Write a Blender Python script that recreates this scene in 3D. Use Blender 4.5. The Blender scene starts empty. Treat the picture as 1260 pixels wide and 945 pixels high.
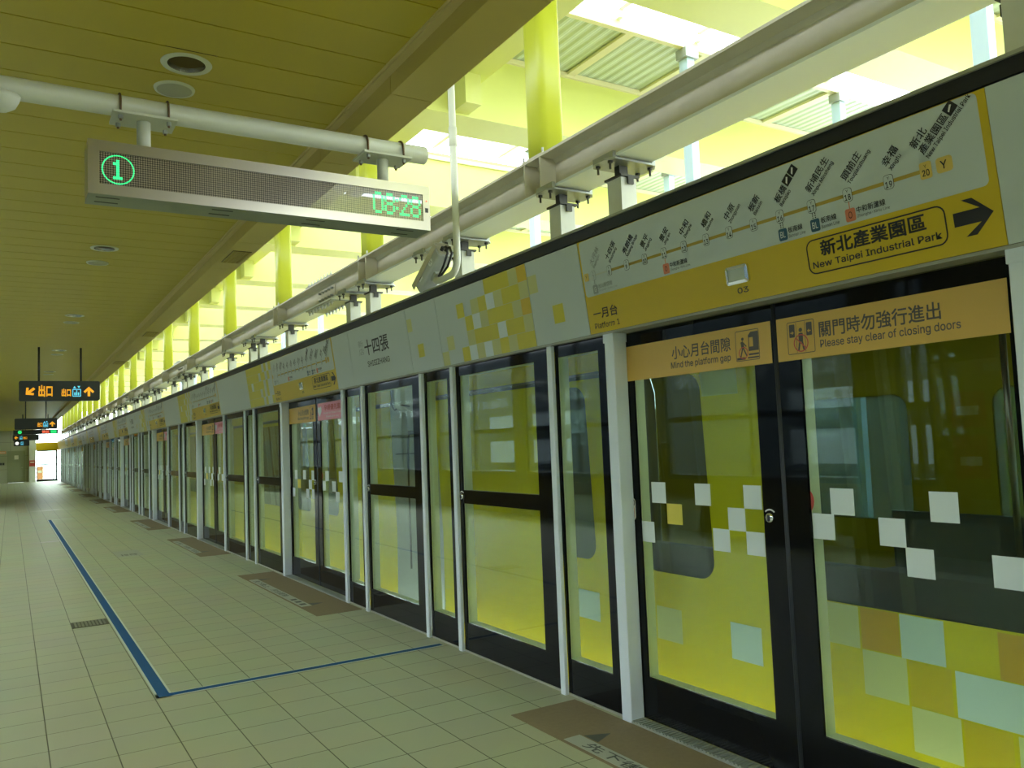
import bpy, bmesh, math, random
from mathutils import Vector, Matrix

random.seed(7)
scene = bpy.context.scene
COL = scene.collection
PI = math.pi

# ------------------------------------------------------------------ camera
def make_camera():
    yaw, pit, rol = (math.radians(a) for a in (31.69, 3.93, -2.29))
    f = Vector((math.sin(yaw) * math.cos(pit), math.cos(yaw) * math.cos(pit), math.sin(pit)))
    r0 = Vector((math.cos(yaw), -math.sin(yaw), 0))
    u0 = r0.cross(f)
    c, s = math.cos(rol), math.sin(rol)
    r = c * r0 + s * u0
    u = -s * r0 + c * u0
    cd = bpy.data.cameras.new('camera')
    cd.sensor_width = 36.0
    cd.lens = 1002.5 / 1260 * 36.0
    cd.clip_start = 0.05
    cd.clip_end = 500
    cam = bpy.data.objects.new('camera', cd)
    m = Matrix((r, u, -f)).transposed().to_4x4()
    m.translation = (0, 0, 1.525)
    cam.matrix_world = m
    COL.objects.link(cam)
    scene.camera = cam
make_camera()

# ------------------------------------------------------------------ world, exposure
world = bpy.data.worlds.new('world')
scene.world = world
world.use_nodes = True
bg = world.node_tree.nodes['Background']
bg.inputs['Color'].default_value = (0.86, 0.955, 1.0, 1)
bg.inputs['Strength'].default_value = 9.0
vs = scene.view_settings
vs.view_transform = 'Standard'
vs.look = 'None'
vs.gamma = 1.0
vs.use_curve_mapping = False
vs.exposure = 0.0
scene.cycles.use_denoising = True
scene.cycles.max_bounces = 10
scene.cycles.diffuse_bounces = 5
scene.cycles.glossy_bounces = 4
scene.cycles.transparent_max_bounces = 16
scene.cycles.sample_clamp_indirect = 8.0

# ------------------------------------------------------------------ materials
MAT = {}
def pmat(name, col, rough=0.5, metal=0.0, noise=0.0, nscale=8.0, emit=None, estr=0.0, spec=0.5, bump=0.0):
    if name in MAT:
        return MAT[name]
    m = bpy.data.materials.new(name)
    m.use_nodes = True
    nt = m.node_tree
    b = nt.nodes['Principled BSDF']
    b.inputs['Base Color'].default_value = (*col, 1)
    b.inputs['Roughness'].default_value = rough
    b.inputs['Metallic'].default_value = metal
    b.inputs['Specular IOR Level'].default_value = spec
    if noise > 0 or bump > 0:
        tc = nt.nodes.new('ShaderNodeTexCoord')
        nz = nt.nodes.new('ShaderNodeTexNoise')
        nz.inputs['Scale'].default_value = nscale
        nz.inputs['Detail'].default_value = 5
        nt.links.new(tc.outputs['Object'], nz.inputs['Vector'])
        if noise > 0:
            mx = nt.nodes.new('ShaderNodeMix')
            mx.data_type = 'RGBA'
            mx.inputs[6].default_value = (*[c * (1 - noise) for c in col], 1)
            mx.inputs[7].default_value = (*[min(1, c * (1 + noise)) for c in col], 1)
            nt.links.new(nz.outputs['Fac'], mx.inputs[0])
            nt.links.new(mx.outputs[2], b.inputs['Base Color'])
        if bump > 0:
            bp = nt.nodes.new('ShaderNodeBump')
            bp.inputs['Strength'].default_value = bump
            bp.inputs['Distance'].default_value = 0.004
            nt.links.new(nz.outputs['Fac'], bp.inputs['Height'])
            nt.links.new(bp.outputs['Normal'], b.inputs['Normal'])
    if emit:
        b.inputs['Emission Color'].default_value = (*emit, 1)
        b.inputs['Emission Strength'].default_value = estr
    MAT[name] = m
    return m

def glass_mat(name, tint, ior=1.5):
    m = bpy.data.materials.new(name)
    m.use_nodes = True
    nt = m.node_tree
    nt.nodes.remove(nt.nodes['Principled BSDF'])
    out = nt.nodes['Material Output']
    tr = nt.nodes.new('ShaderNodeBsdfTransparent')
    tr.inputs['Color'].default_value = (*tint, 1)
    gl = nt.nodes.new('ShaderNodeBsdfGlossy')
    gl.inputs['Roughness'].default_value = 0.0
    gl.inputs['Color'].default_value = (0.95, 1, 0.98, 1)
    fr = nt.nodes.new('ShaderNodeFresnel')
    geo = nt.nodes.new('ShaderNodeNewGeometry')      # same reflectance on both faces of a thin pane
    mr = nt.nodes.new('ShaderNodeMapRange')
    mr.inputs['To Min'].default_value = ior
    mr.inputs['To Max'].default_value = 1.0 / ior
    nt.links.new(geo.outputs['Backfacing'], mr.inputs['Value'])
    nt.links.new(mr.outputs['Result'], fr.inputs['IOR'])
    mx = nt.nodes.new('ShaderNodeMixShader')
    nt.links.new(fr.outputs['Fac'], mx.inputs['Fac'])
    nt.links.new(tr.outputs[0], mx.inputs[1])
    nt.links.new(gl.outputs[0], mx.inputs[2])
    nt.links.new(mx.outputs[0], out.inputs['Surface'])
    MAT[name] = m
    return m

def floor_mat():
    m = bpy.data.materials.new('floor_tiles')
    m.use_nodes = True
    nt = m.node_tree
    b = nt.nodes['Principled BSDF']
    geo = nt.nodes.new('ShaderNodeNewGeometry')
    add = nt.nodes.new('ShaderNodeVectorMath')
    add.operation = 'ADD'
    add.inputs[1].default_value = (-0.773 + 30.0 - 0.0, -5.63 + 30.0, 0)
    br = nt.nodes.new('ShaderNodeTexBrick')
    br.offset = 0.0
    br.inputs['Scale'].default_value = 1.0
    br.inputs['Brick Width'].default_value = 0.3
    br.inputs['Row Height'].default_value = 0.3
    br.inputs['Mortar Size'].default_value = 0.0032
    br.inputs['Mortar Smooth'].default_value = 0.2
    br.inputs['Bias'].default_value = 0.0
    br.inputs['Color1'].default_value = (0.49, 0.52, 0.33, 1)
    br.inputs['Color2'].default_value = (0.52, 0.545, 0.345, 1)
    br.inputs['Mortar'].default_value = (0.075, 0.08, 0.03, 1)
    nz = nt.nodes.new('ShaderNodeTexNoise')
    nz.inputs['Scale'].default_value = 1.3
    nz.inputs['Detail'].default_value = 6
    mx = nt.nodes.new('ShaderNodeMix')
    mx.data_type = 'RGBA'
    mx.blend_type = 'MULTIPLY'
    mx.inputs[0].default_value = 0.25
    nt.links.new(geo.outputs['Position'], add.inputs[0])
    nt.links.new(add.outputs[0], br.inputs['Vector'])
    nt.links.new(geo.outputs['Position'], nz.inputs['Vector'])
    nt.links.new(br.outputs['Color'], mx.inputs[6])
    nt.links.new(nz.outputs['Color'], mx.inputs[7])
    nt.links.new(mx.outputs[2], b.inputs['Base Color'])
    b.inputs['Roughness'].default_value = 0.42
    bp = nt.nodes.new('ShaderNodeBump')
    bp.inputs['Strength'].default_value = 0.3
    bp.inputs['Distance'].default_value = 0.002
    bp.invert = True
    nt.links.new(br.outputs['Fac'], bp.inputs['Height'])
    nt.links.new(bp.outputs['Normal'], b.inputs['Normal'])
    MAT['floor_tiles'] = m
    return m

def wall_tile_mat():
    m = bpy.data.materials.new('wall_panels')
    m.use_nodes = True
    nt = m.node_tree
    b = nt.nodes['Principled BSDF']
    geo = nt.nodes.new('ShaderNodeNewGeometry')
    mp = nt.nodes.new('ShaderNodeMapping')
    mp.inputs['Rotation'].default_value = (PI / 2, 0, 0)
    br = nt.nodes.new('ShaderNodeTexBrick')
    br.offset = 0.0
    br.inputs['Scale'].default_value = 1.0
    br.inputs['Brick Width'].default_value = 1.2
    br.inputs['Row Height'].default_value = 0.9
    br.inputs['Mortar Size'].default_value = 0.01
    br.inputs['Color1'].default_value = (0.42, 0.43, 0.30, 1)
    br.inputs['Color2'].default_value = (0.38, 0.40, 0.27, 1)
    br.inputs['Mortar'].default_value = (0.2, 0.2, 0.14, 1)
    nt.links.new(geo.outputs['Position'], mp.inputs['Vector'])
    nt.links.new(mp.outputs[0], br.inputs['Vector'])
    nt.links.new(br.outputs['Color'], b.inputs['Base Color'])
    b.inputs['Roughness'].default_value = 0.5
    MAT['wall_panels'] = m
    return m

def matrix_screen_mat():
    m = bpy.data.materials.new('dot_matrix')
    m.use_nodes = True
    nt = m.node_tree
    b = nt.nodes['Principled BSDF']
    tc = nt.nodes.new('ShaderNodeTexCoord')
    sc = nt.nodes.new('ShaderNodeVectorMath')
    sc.operation = 'SCALE'
    sc.inputs['Scale'].default_value = 1 / 0.0105
    fr = nt.nodes.new('ShaderNodeVectorMath')
    fr.operation = 'FRACTION'
    sb = nt.nodes.new('ShaderNodeVectorMath')
    sb.operation = 'SUBTRACT'
    sb.inputs[1].default_value = (0.5, 0, 0.5)
    ml = nt.nodes.new('ShaderNodeVectorMath')
    ml.operation = 'MULTIPLY'
    ml.inputs[1].default_value = (1, 0, 1)
    ln = nt.nodes.new('ShaderNodeVectorMath')
    ln.operation = 'LENGTH'
    lt = nt.nodes.new('ShaderNodeMath')
    lt.operation = 'LESS_THAN'
    lt.inputs[1].default_value = 0.40
    mx = nt.nodes.new('ShaderNodeMix')
    mx.data_type = 'RGBA'
    mx.inputs[6].default_value = (0.012, 0.010, 0.008, 1)
    mx.inputs[7].default_value = (0.30, 0.25, 0.21, 1)
    nt.links.new(tc.outputs['Object'], sc.inputs[0])
    nt.links.new(sc.outputs[0], fr.inputs[0])
    nt.links.new(fr.outputs[0], sb.inputs[0])
    nt.links.new(sb.outputs[0], ml.inputs[0])
    nt.links.new(ml.outputs[0], ln.inputs[0])
    nt.links.new(ln.outputs['Value'], lt.inputs[0])
    nt.links.new(lt.outputs[0], mx.inputs[0])
    nt.links.new(mx.outputs[2], b.inputs['Base Color'])
    b.inputs['Roughness'].default_value = 0.3
    b.inputs['Coat Weight'].default_value = 1.0
    b.inputs['Coat Roughness'].default_value = 0.01
    b.inputs['Coat IOR'].default_value = 2.0
    MAT['dot_matrix'] = m
    return m

floor_mat(); wall_tile_mat(); matrix_screen_mat()
glass_mat('clear_glass', (0.86, 0.93, 0.88), 1.42)
glass_mat('tinted_glass', (0.28, 0.36, 0.36))
glass_mat('roof_sheet_glass', (0.82, 0.83, 0.82))
glass_mat('window_glass', (0.95, 0.97, 0.98), 1.3)
pmat('ceiling_yellow', (0.50, 0.40, 0.03), 0.42, noise=0.05, nscale=2)
pmat('soffit_yellow', (0.50, 0.40, 0.10), 0.45)
pmat('dark_gap', (0.10, 0.07, 0.01), 0.8)
pmat('trim_cream', (0.62, 0.50, 0.22), 0.4)
pmat('column_lime', (0.46, 0.50, 0.03), 0.38, noise=0.04, nscale=3)
pmat('beam_lime', (0.60, 0.635, 0.18), 0.4, noise=0.04, nscale=2)
pmat('deck_green', (0.52, 0.60, 0.46), 0.5)
pmat('deck_seam', (0.70, 0.66, 0.42), 0.4)
pmat('steel_cream', (0.62, 0.58, 0.46), 0.42, noise=0.12, nscale=5)
pmat('flange_lit', (0.80, 0.86, 0.92), 0.4)  # bottom flange only: light from below put into a paler colour
pmat('galvanised', (0.36, 0.38, 0.35), 0.45, 0.5, noise=0.2, nscale=12)
pmat('hanger_white', (0.66, 0.68, 0.58), 0.5, noise=0.1, nscale=10)
pmat('dark_steel', (0.06, 0.06, 0.05), 0.5, 0.6)
pmat('rust', (0.16, 0.10, 0.05), 0.7, 0.3)
pmat('post_white', (0.74, 0.81, 0.86), 0.38)
pmat('header_white', (0.57, 0.63, 0.61), 0.32)
pmat('header_yellow', (0.66, 0.47, 0.006), 0.35)
pmat('pix_yellow', (0.66, 0.58, 0.03), 0.35)
pmat('pix_pale', (0.60, 0.60, 0.24), 0.35)
pmat('pix_orange', (0.66, 0.46, 0.02), 0.35)
pmat('pix_bright', (0.72, 0.80, 0.82), 0.3)
pmat('ink', (0.02, 0.018, 0.02), 0.5)
pmat('ink_grey', (0.33, 0.36, 0.35), 0.5)
pmat('ink_blue', (0.03, 0.10, 0.17), 0.5)
pmat('ink_salmon', (0.75, 0.24, 0.13), 0.5)
pmat('ink_white', (0.8, 0.82, 0.8), 0.5)
pmat('route_gold', (0.50, 0.36, 0.06), 0.5)
pmat('route_gold_faint', (0.58, 0.60, 0.5), 0.5)
pmat('badge_gold', (0.72, 0.52, 0.12), 0.4)
pmat('header_seam', (0.05, 0.05, 0.04), 0.6)
pmat('black_strip', (0.010, 0.010, 0.009), 0.4)
pmat('lip_grey', (0.42, 0.42, 0.34), 0.4, 0.3)
pmat('header_body', (0.03, 0.03, 0.028), 0.5)
pmat('frit_black', (0.006, 0.007, 0.008), 0.04, spec=0.17)
pmat('frame_pale', (0.66, 0.70, 0.52), 0.45)
pmat('gasket', (0.03, 0.035, 0.045), 0.5)
pmat('sticker_orange', (0.72, 0.455, 0.09), 0.4)
pmat('sticker_pink', (0.85, 0.32, 0.42), 0.4)
pmat('sticker_ink', (0.10, 0.09, 0.08), 0.5)
pmat('sticker_red', (0.60, 0.10, 0.08), 0.5)
pmat('frost_white', (0.70, 0.78, 0.75), 0.5)
pmat('frost_yellow', (0.72, 0.62, 0.08), 0.5)
pmat('chrome', (0.75, 0.77, 0.78), 0.15, 1.0)
pmat('stainless', (0.50, 0.47, 0.41), 0.28, 1.0)
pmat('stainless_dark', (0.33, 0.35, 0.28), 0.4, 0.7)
pmat('aluminium_ridge', (0.50, 0.54, 0.48), 0.4, 0.6)
pmat('mat_brown', (0.25, 0.195, 0.11), 0.75, noise=0.12, nscale=40, bump=0.3)
pmat('mat_strip', (0.42, 0.44, 0.36), 0.5)
pmat('mat_ink', (0.08, 0.085, 0.075), 0.6)
pmat('line_blue', (0.012, 0.095, 0.24), 0.6, spec=0.2)
pmat('line_white', (0.62, 0.70, 0.62), 0.4)
pmat('drain_metal', (0.11, 0.115, 0.075), 0.5, 0.5)
pmat('pipe_white', (0.62, 0.64, 0.52), 0.35, noise=0.06, nscale=6)
pmat('cctv_body', (0.50, 0.53, 0.50), 0.35, 0.25)
pmat('cctv_shade', (0.55, 0.53, 0.42), 0.35, 0.2)
pmat('cable', (0.012, 0.012, 0.012), 0.4)
pmat('led_green', (0.02, 0.5, 0.15), 0.4, emit=(0.03, 1.0, 0.32), estr=1.3)
pmat('led_red', (0.5, 0.05, 0.02), 0.4, emit=(1.0, 0.16, 0.08), estr=1.4)
pmat('sign_black', (0.030, 0.036, 0.032), 0.5)
pmat('sign_orange', (0.7, 0.35, 0.02), 0.5, emit=(1.0, 0.40, 0.015), estr=0.75)
pmat('sign_blue', (0.1, 0.5, 0.7), 0.5, emit=(0.16, 0.72, 1.0), estr=0.8)
pmat('sign_white', (0.8, 0.8, 0.8), 0.5, emit=(1, 1, 1), estr=0.9)
pmat('sign_green', (0.02, 0.5, 0.15), 0.5, emit=(0.03, 0.8, 0.2), estr=0.9)
pmat('train_yellow', (0.68, 0.57, 0.010), 0.25)
pmat('train_yellow_dark', (0.62, 0.46, 0.01), 0.3)
pmat('train_orange', (0.62, 0.36, 0.02), 0.3)
pmat('train_pale', (0.62, 0.63, 0.26), 0.3)
pmat('train_white', (0.58, 0.68, 0.60), 0.3)
pmat('train_grey', (0.38, 0.41, 0.36), 0.5)
pmat('train_dark', (0.035, 0.038, 0.035), 0.5)
pmat('train_inside', (0.40, 0.42, 0.38), 0.5)
pmat('train_floor', (0.12, 0.13, 0.13), 0.5)
pmat('train_seat', (0.05, 0.09, 0.13), 0.6)
pmat('train_lamp', (0.9, 0.9, 0.85), 0.5, emit=(1.0, 0.97, 0.85), estr=1.6)
pmat('wall_brown', (0.34, 0.25, 0.045), 0.55, noise=0.06, nscale=2)
pmat('facade_grey', (0.07, 0.10, 0.115), 0.7, noise=0.1, nscale=0.6)
pmat('wall_frame', (0.10, 0.11, 0.10), 0.5)
pmat('concrete', (0.30, 0.30, 0.28), 0.8, noise=0.15, nscale=3)
pmat('outside_white', (0.62, 0.78, 0.84), 0.6)
pmat('asphalt', (0.03, 0.035, 0.04), 0.9)
pmat('rail_steel', (0.22, 0.18, 0.15), 0.4, 0.7)
pmat('door_olive', (0.27, 0.29, 0.17), 0.5)
pmat('poster_red', (0.45, 0.05, 0.03), 0.4)
pmat('poster_paper', (0.72, 0.68, 0.55), 0.5)
pmat('barrier_orange', (0.75, 0.30, 0.12), 0.5)
pmat('speaker_mesh', (0.42, 0.42, 0.30), 0.6)
pmat('reflector', (0.55, 0.55, 0.50), 0.25, 0.9)
pmat('vent_dark', (0.09, 0.07, 0.03), 0.6)
pmat('lamp_lens', (0.55, 0.60, 0.50), 0.12)
pmat('post_blue', (0.42, 0.55, 0.68), 0.4)
pmat('tactile', (0.44, 0.42, 0.25), 0.5)

# ------------------------------------------------------------------ mesh builder
class MB:
    def __init__(s):
        s.v = []; s.f = []; s.mi = []; s.sm = []; s.mats = []
    def m(s, name):
        if name not in s.mats:
            s.mats.append(name)
        return s.mats.index(name)
    def face(s, pts, mat, smooth=False):
        n = len(s.v)
        s.v += [tuple(p) for p in pts]
        s.f.append(tuple(range(n, n + len(pts)))); s.mi.append(s.m(mat)); s.sm.append(smooth)
        return s
    def raw(s, verts, faces, mat, smooth=False):
        n = len(s.v); k = s.m(mat)
        s.v += [tuple(p) for p in verts]
        for f in faces:
            s.f.append(tuple(i + n for i in f)); s.mi.append(k); s.sm.append(smooth)
        return s
    def box(s, x0, x1, y0, y1, z0, z1, mat):
        v = [(x0, y0, z0), (x1, y0, z0), (x1, y1, z0), (x0, y1, z0), (x0, y0, z1), (x1, y0, z1), (x1, y1, z1), (x0, y1, z1)]
        return s.raw(v, [(3, 2, 1, 0), (4, 5, 6, 7), (0, 1, 5, 4), (1, 2, 6, 5), (2, 3, 7, 6), (3, 0, 4, 7)], mat)
    def cbox(s, x0, x1, y0, y1, z0, z1, mat, c=0.006):
        # box with its vertical and horizontal edges chamfered
        return s.prism([(x0 + c, y0), (x1 - c, y0), (x1, y0 + c), (x1, y1 - c), (x1 - c, y1), (x0 + c, y1), (x0, y1 - c), (x0, y0 + c)], 'z', z0, z1, mat)
    def prism(s, poly, axis, a, b, mat, smooth=False):
        # poly in the plane normal to axis: x -> (y,z), y -> (x,z), z -> (x,y)
        def P(p, t):
            return {'x': (t, p[0], p[1]), 'y': (p[0], t, p[1]), 'z': (p[0], p[1], t)}[axis]
        n = len(poly)
        v = [P(p, a) for p in poly] + [P(p, b) for p in poly]
        s.raw(v, [tuple(range(n)), tuple(range(2 * n - 1, n - 1, -1))], mat)
        return s.raw(v, [((i + 1) % n, i, i + n, (i + 1) % n + n) for i in range(n)], mat, smooth)
    def tube(s, pts, r, mat, n=14, cap=True):
        pts = [Vector(p) for p in pts]
        rings = []; prev = None
        for i, p in enumerate(pts):
            d = ((pts[min(i + 1, len(pts) - 1)] - pts[max(i - 1, 0)])).normalized()
            if prev is None:
                a = d.orthogonal().normalized()
            else:
                a = (prev - d * prev.dot(d)).normalized()
            prev = a
            b = d.cross(a)
            rr = r[i] if isinstance(r, (list, tuple)) else r
            rings.append([p + (a * math.cos(2 * PI * k / n) + b * math.sin(2 * PI * k / n)) * rr for k in range(n)])
        v = [q for ring in rings for q in ring]
        f = []
        for i in range(len(rings) - 1):
            for k in range(n):
                f.append((i * n + k, i * n + (k + 1) % n, (i + 1) * n + (k + 1) % n, (i + 1) * n + k))
        s.raw(v, f, mat, True)
        if cap:
            s.raw(rings[0], [tuple(range(n - 1, -1, -1))], mat)
            s.raw(rings[-1], [tuple(range(n))], mat)
        return s
    def lathe(s, prof, c, axis, mat, n=28, smooth=True):
        # prof: list of (radius, height along axis)
        v = []; f = []
        for (r, h) in prof:
            for k in range(n):
                a = 2 * PI * k / n
                p = (r * math.cos(a), r * math.sin(a))
                q = {'z': (p[0], p[1], h), 'x': (h, p[0], p[1]), 'y': (p[0], h, p[1])}[axis]
                v.append((c[0] + q[0], c[1] + q[1], c[2] + q[2]))
        for i in range(len(prof) - 1):
            for k in range(n):
                f.append((i * n + k, i * n + (k + 1) % n, (i + 1) * n + (k + 1) % n, (i + 1) * n + k))
        return s.raw(v, f, mat, smooth)
    def disc(s, c, r, axis, mat, n=24):
        pts = []
        for k in range(n):
            a = 2 * PI * k / n
            p = (r * math.cos(a), r * math.sin(a))
            q = {'z': (p[0], p[1], 0), 'x': (0, p[0], p[1]), 'y': (p[0], 0, p[1])}[axis]
            pts.append((c[0] + q[0], c[1] + q[1], c[2] + q[2]))
        return s.face(pts, mat)
    def xform(s, M):
        s.v = [tuple(M @ Vector(p)) for p in s.v]
        return s
    def merge(s, o):
        n = len(s.v)
        s.v += o.v
        for f, k, sm in zip(o.f, o.mi, o.sm):
            s.f.append(tuple(i + n for i in f)); s.mi.append(s.m(o.mats[k])); s.sm.append(sm)
        return s
    def mesh(s, name):
        me = bpy.data.meshes.new(name)
        me.from_pydata(s.v, [], s.f)
        for k in s.mats:
            me.materials.append(MAT[k])
        me.polygons.foreach_set('material_index', s.mi)
        me.polygons.foreach_set('use_smooth', s.sm)
        bm = bmesh.new(); bm.from_mesh(me)
        bmesh.ops.remove_doubles(bm, verts=bm.verts, dist=1e-5)
        bmesh.ops.recalc_face_normals(bm, faces=bm.faces)
        bm.to_mesh(me); bm.free()
        me.update()
        return me
    def build(s, name, parent=None, loc=(0, 0, 0)):
        o = bpy.data.objects.new(name, s.mesh(name))
        COL.objects.link(o)
        o.location = loc
        if parent is not None:
            o.parent = parent
        return o

def tag(o, label, cat, group=None, kind='thing'):
    o['label'] = label; o['category'] = cat; o['kind'] = kind
    if group:
        o['group'] = group
    return o
def thing(name, label, cat, loc=(0, 0, 0), group=None):
    o = bpy.data.objects.new(name, None)
    COL.objects.link(o)
    o.location = loc
    o.empty_display_size = 0.1
    return tag(o, label, cat, group)
def struct(name, mb, label=None):
    o = mb.build(name)
    o['kind'] = 'structure'
    if label:
        o['label'] = label
    return o
def dup(root, loc, label, group=None):
    r = root.copy(); COL.objects.link(r); r.location = loc; r['label'] = label
    if group:
        r['group'] = group
    for ch in list(root.children):
        c = ch.copy(); COL.objects.link(c); c.parent = r
        for g in list(ch.children):
            d = g.copy(); COL.objects.link(d); d.parent = c
    return r
ORD = ('first second third fourth fifth sixth seventh eighth ninth tenth eleventh twelfth thirteenth fourteenth fifteenth '
       'sixteenth seventeenth eighteenth nineteenth twentieth twenty-first twenty-second twenty-third twenty-fourth twenty-fifth twenty-sixth').split()

# text as mesh in the (u, v) plane, fitted to a width and a height
_text_cache = {}
def house_font():
    # the sans face that ships inside Blender itself
    import os
    try:
        p = os.path.join(bpy.utils.system_resource('DATAFILES'), 'fonts', 'Inter.woff2')
        return bpy.data.fonts.load(p)
    except Exception:
        return None
FONT = house_font()
def is_cjk(body):
    return any(ord(c) > 0x2E80 for c in body)
def text_mesh(body, bold=0.0):
    key = (body, bold)
    if key in _text_cache:
        return _text_cache[key]
    cu = bpy.data.curves.new('lettering', 'FONT')
    cu.body = body
    if FONT and not is_cjk(body):
        cu.font = FONT
    cu.resolution_u = 3
    cu.fill_mode = 'FRONT'
    ob = bpy.data.objects.new('lettering', cu)
    COL.objects.link(ob)
    dg = bpy.context.evaluated_depsgraph_get()
    dg.update()
    me = bpy.data.meshes.new_from_object(ob.evaluated_get(dg))
    vs_ = [(p.co.x, p.co.y) for p in me.vertices]
    fs_ = [tuple(p.vertices) for p in me.polygons]
    bpy.data.objects.remove(ob); bpy.data.curves.remove(cu); bpy.data.meshes.remove(me)
    xs = [p[0] for p in vs_]; ys = [p[1] for p in vs_]
    x0, x1, y0, y1 = min(xs), max(xs), min(ys), max(ys)
    vs_ = [((x - x0), (y - y0)) for x, y in vs_]
    _text_cache[key] = (vs_, fs_, x1 - x0, y1 - y0)
    return _text_cache[key]

class Plane:
    """a drawing surface: u to the right, v up, n towards the viewer"""
    def __init__(s, mb, o, u, v, lift=0.0012):
        s.mb = mb; s.o = Vector(o); s.u = Vector(u); s.v = Vector(v); s.n = s.u.cross(s.v).normalized(); s.l = lift
    def P(s, a, b, k=1.0):
        return s.o + s.u * a + s.v * b + s.n * s.l * k
    def rect(s, a0, a1, b0, b1, mat, k=1.0):
        s.mb.face([s.P(a0, b0, k), s.P(a1, b0, k), s.P(a1, b1, k), s.P(a0, b1, k)], mat)
    def poly(s, pts, mat, k=1.0):
        s.mb.face([s.P(a, b, k) for a, b in pts], mat)
    def rrect(s, a0, a1, b0, b1, r, mat, k=1.0, n=5):
        s.poly(rr_pts(a0, a1, b0, b1, r, n), mat, k)
    def frame(s, a0, a1, b0, b1, r, w, mat, k=1.0, n=5):
        o = rr_pts(a0, a1, b0, b1, r, n); i = rr_pts(a0 + w, a1 - w, b0 + w, b1 - w, max(r - w, 0.0005), n)
        m = len(o)
        for q in range(m):
            p = (q + 1) % m
            s.poly([o[q], o[p], i[p], i[q]], mat, k)
    def ring(s, ca, cb, r, w, mat, k=1.0, n=24):
        for q in range(n):
            t0, t1 = 2 * PI * q / n, 2 * PI * (q + 1) / n
            s.poly([(ca + r * math.cos(t0), cb + r * math.sin(t0)), (ca + r * math.cos(t1), cb + r * math.sin(t1)),
                    (ca + (r - w) * math.cos(t1), cb + (r - w) * math.sin(t1)), (ca + (r - w) * math.cos(t0), cb + (r - w) * math.sin(t0))], mat, k)
    def circ(s, ca, cb, r, mat, k=1.0, n=16):
        s.poly([(ca + r * math.cos(2 * PI * q / n), cb + r * math.sin(2 * PI * q / n)) for q in range(n)], mat, k)
    def line(s, a0, b0, a1, b1, w, mat, k=1.0):
        d = Vector((a1 - a0, b1 - b0)).normalized() * w / 2
        s.poly([(a0 + d.y, b0 - d.x), (a1 + d.y, b1 - d.x), (a1 - d.y, b1 + d.x), (a0 - d.y, b0 + d.x)], mat, k)
    def text(s, body, a, b, mat, w=None, h=None, ang=0.0, bold=0.0, k=1.0):
        vs_, fs_, tw, th = text_mesh(body, bold)
        sx = (w / tw) if w else None
        sy = (h / th) if h else None
        sx = sx or sy; sy = sy or sx
        c, q = math.cos(ang), math.sin(ang)
        offs = [(0, 0)]
        if bold > 0:
            e = bold * (1.1 if is_cjk(body) else 0.9)
            offs = [(e, e), (-e, e), (e, -e), (-e, -e)]
        for i, (ox, oy) in enumerate(offs):
            s.mb.raw([s.P(a + (x + ox) * sx * c - (y + oy) * sy * q, b + (x + ox) * sx * q + (y + oy) * sy * c, k + 0.02 * i) for x, y in vs_], fs_, mat)

def rr_pts(a0, a1, b0, b1, r, n=5):
    out = []
    for (cx, cy, t) in ((a1 - r, b0 + r, -PI / 2), (a1 - r, b1 - r, 0), (a0 + r, b1 - r, PI / 2), (a0 + r, b0 + r, PI)):
        for k in range(n + 1):
            a = t + PI / 2 * k / n
            out.append((cx + r * math.cos(a), cy + r * math.sin(a)))
    return out

def hole_plate(outline, holes, r=0.0, n=5):
    """rectangle (or any convex outline with one hole band) with rectangular openings -> (verts, faces);
    openings are (a, b, c, d) boxes, r rounds their corners"""
    xs = [p[0] for p in outline]; ys = [p[1] for p in outline]
    X0, X1, Y0, Y1 = min(xs), max(xs), min(ys), max(ys)
    gx = sorted(set([X0, X1] + [q for h in holes for q in (h[0], h[1])]))
    gy = sorted(set([Y0, Y1] + [q for h in holes for q in (h[2], h[3])]))
    V = []; F = []
    for i in range(len(gx) - 1):
        for j in range(len(gy) - 1):
            cx, cy = (gx[i] + gx[i + 1]) / 2, (gy[j] + gy[j + 1]) / 2
            if any(h[0] < cx < h[1] and h[2] < cy < h[3] for h in holes):
                continue
            k = len(V)
            V += [(gx[i], gy[j]), (gx[i + 1], gy[j]), (gx[i + 1], gy[j + 1]), (gx[i], gy[j + 1])]
            F.append((k, k + 1, k + 2, k + 3))
    if r > 0:
        for (a, b, c, d) in holes:
            for (px, py, cx, cy, t) in ((b, c, b - r, c + r, -PI / 2), (b, d, b - r, d - r, 0), (a, d, a + r, d - r, PI / 2), (a, c, a + r, c + r, PI)):
                k = len(V)
                V.append((px, py))
                for q in range(n + 1):
                    w = t + PI / 2 * q / n
                    V.append((cx + r * math.cos(w), cy + r * math.sin(w)))
                for q in range(n):
                    F.append((k, k + 1 + q, k + 2 + q))
    return V, F

# ------------------------------------------------------------------ layout along the platform
YEND = 64.0
ZC = 3.475                                     # ceiling
DOORS = [1.40]
for gap in (6.43, 5.34, 5.30, 6.44, 5.32, 5.32, 6.45, 5.32, 5.32):
    DOORS.append(DOORS[-1] + gap)
LONG_AFTER = {0, 3, 6}                          # which doors are followed by the long fixed run
DW = 2.09

# ------------------------------------------------------------------ setting
mb = MB().box(-3.2, 2.95, -6, YEND, -0.4, 0.0, 'floor_tiles')
struct('floor', mb, 'platform floor of square pale green tiles')

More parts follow.
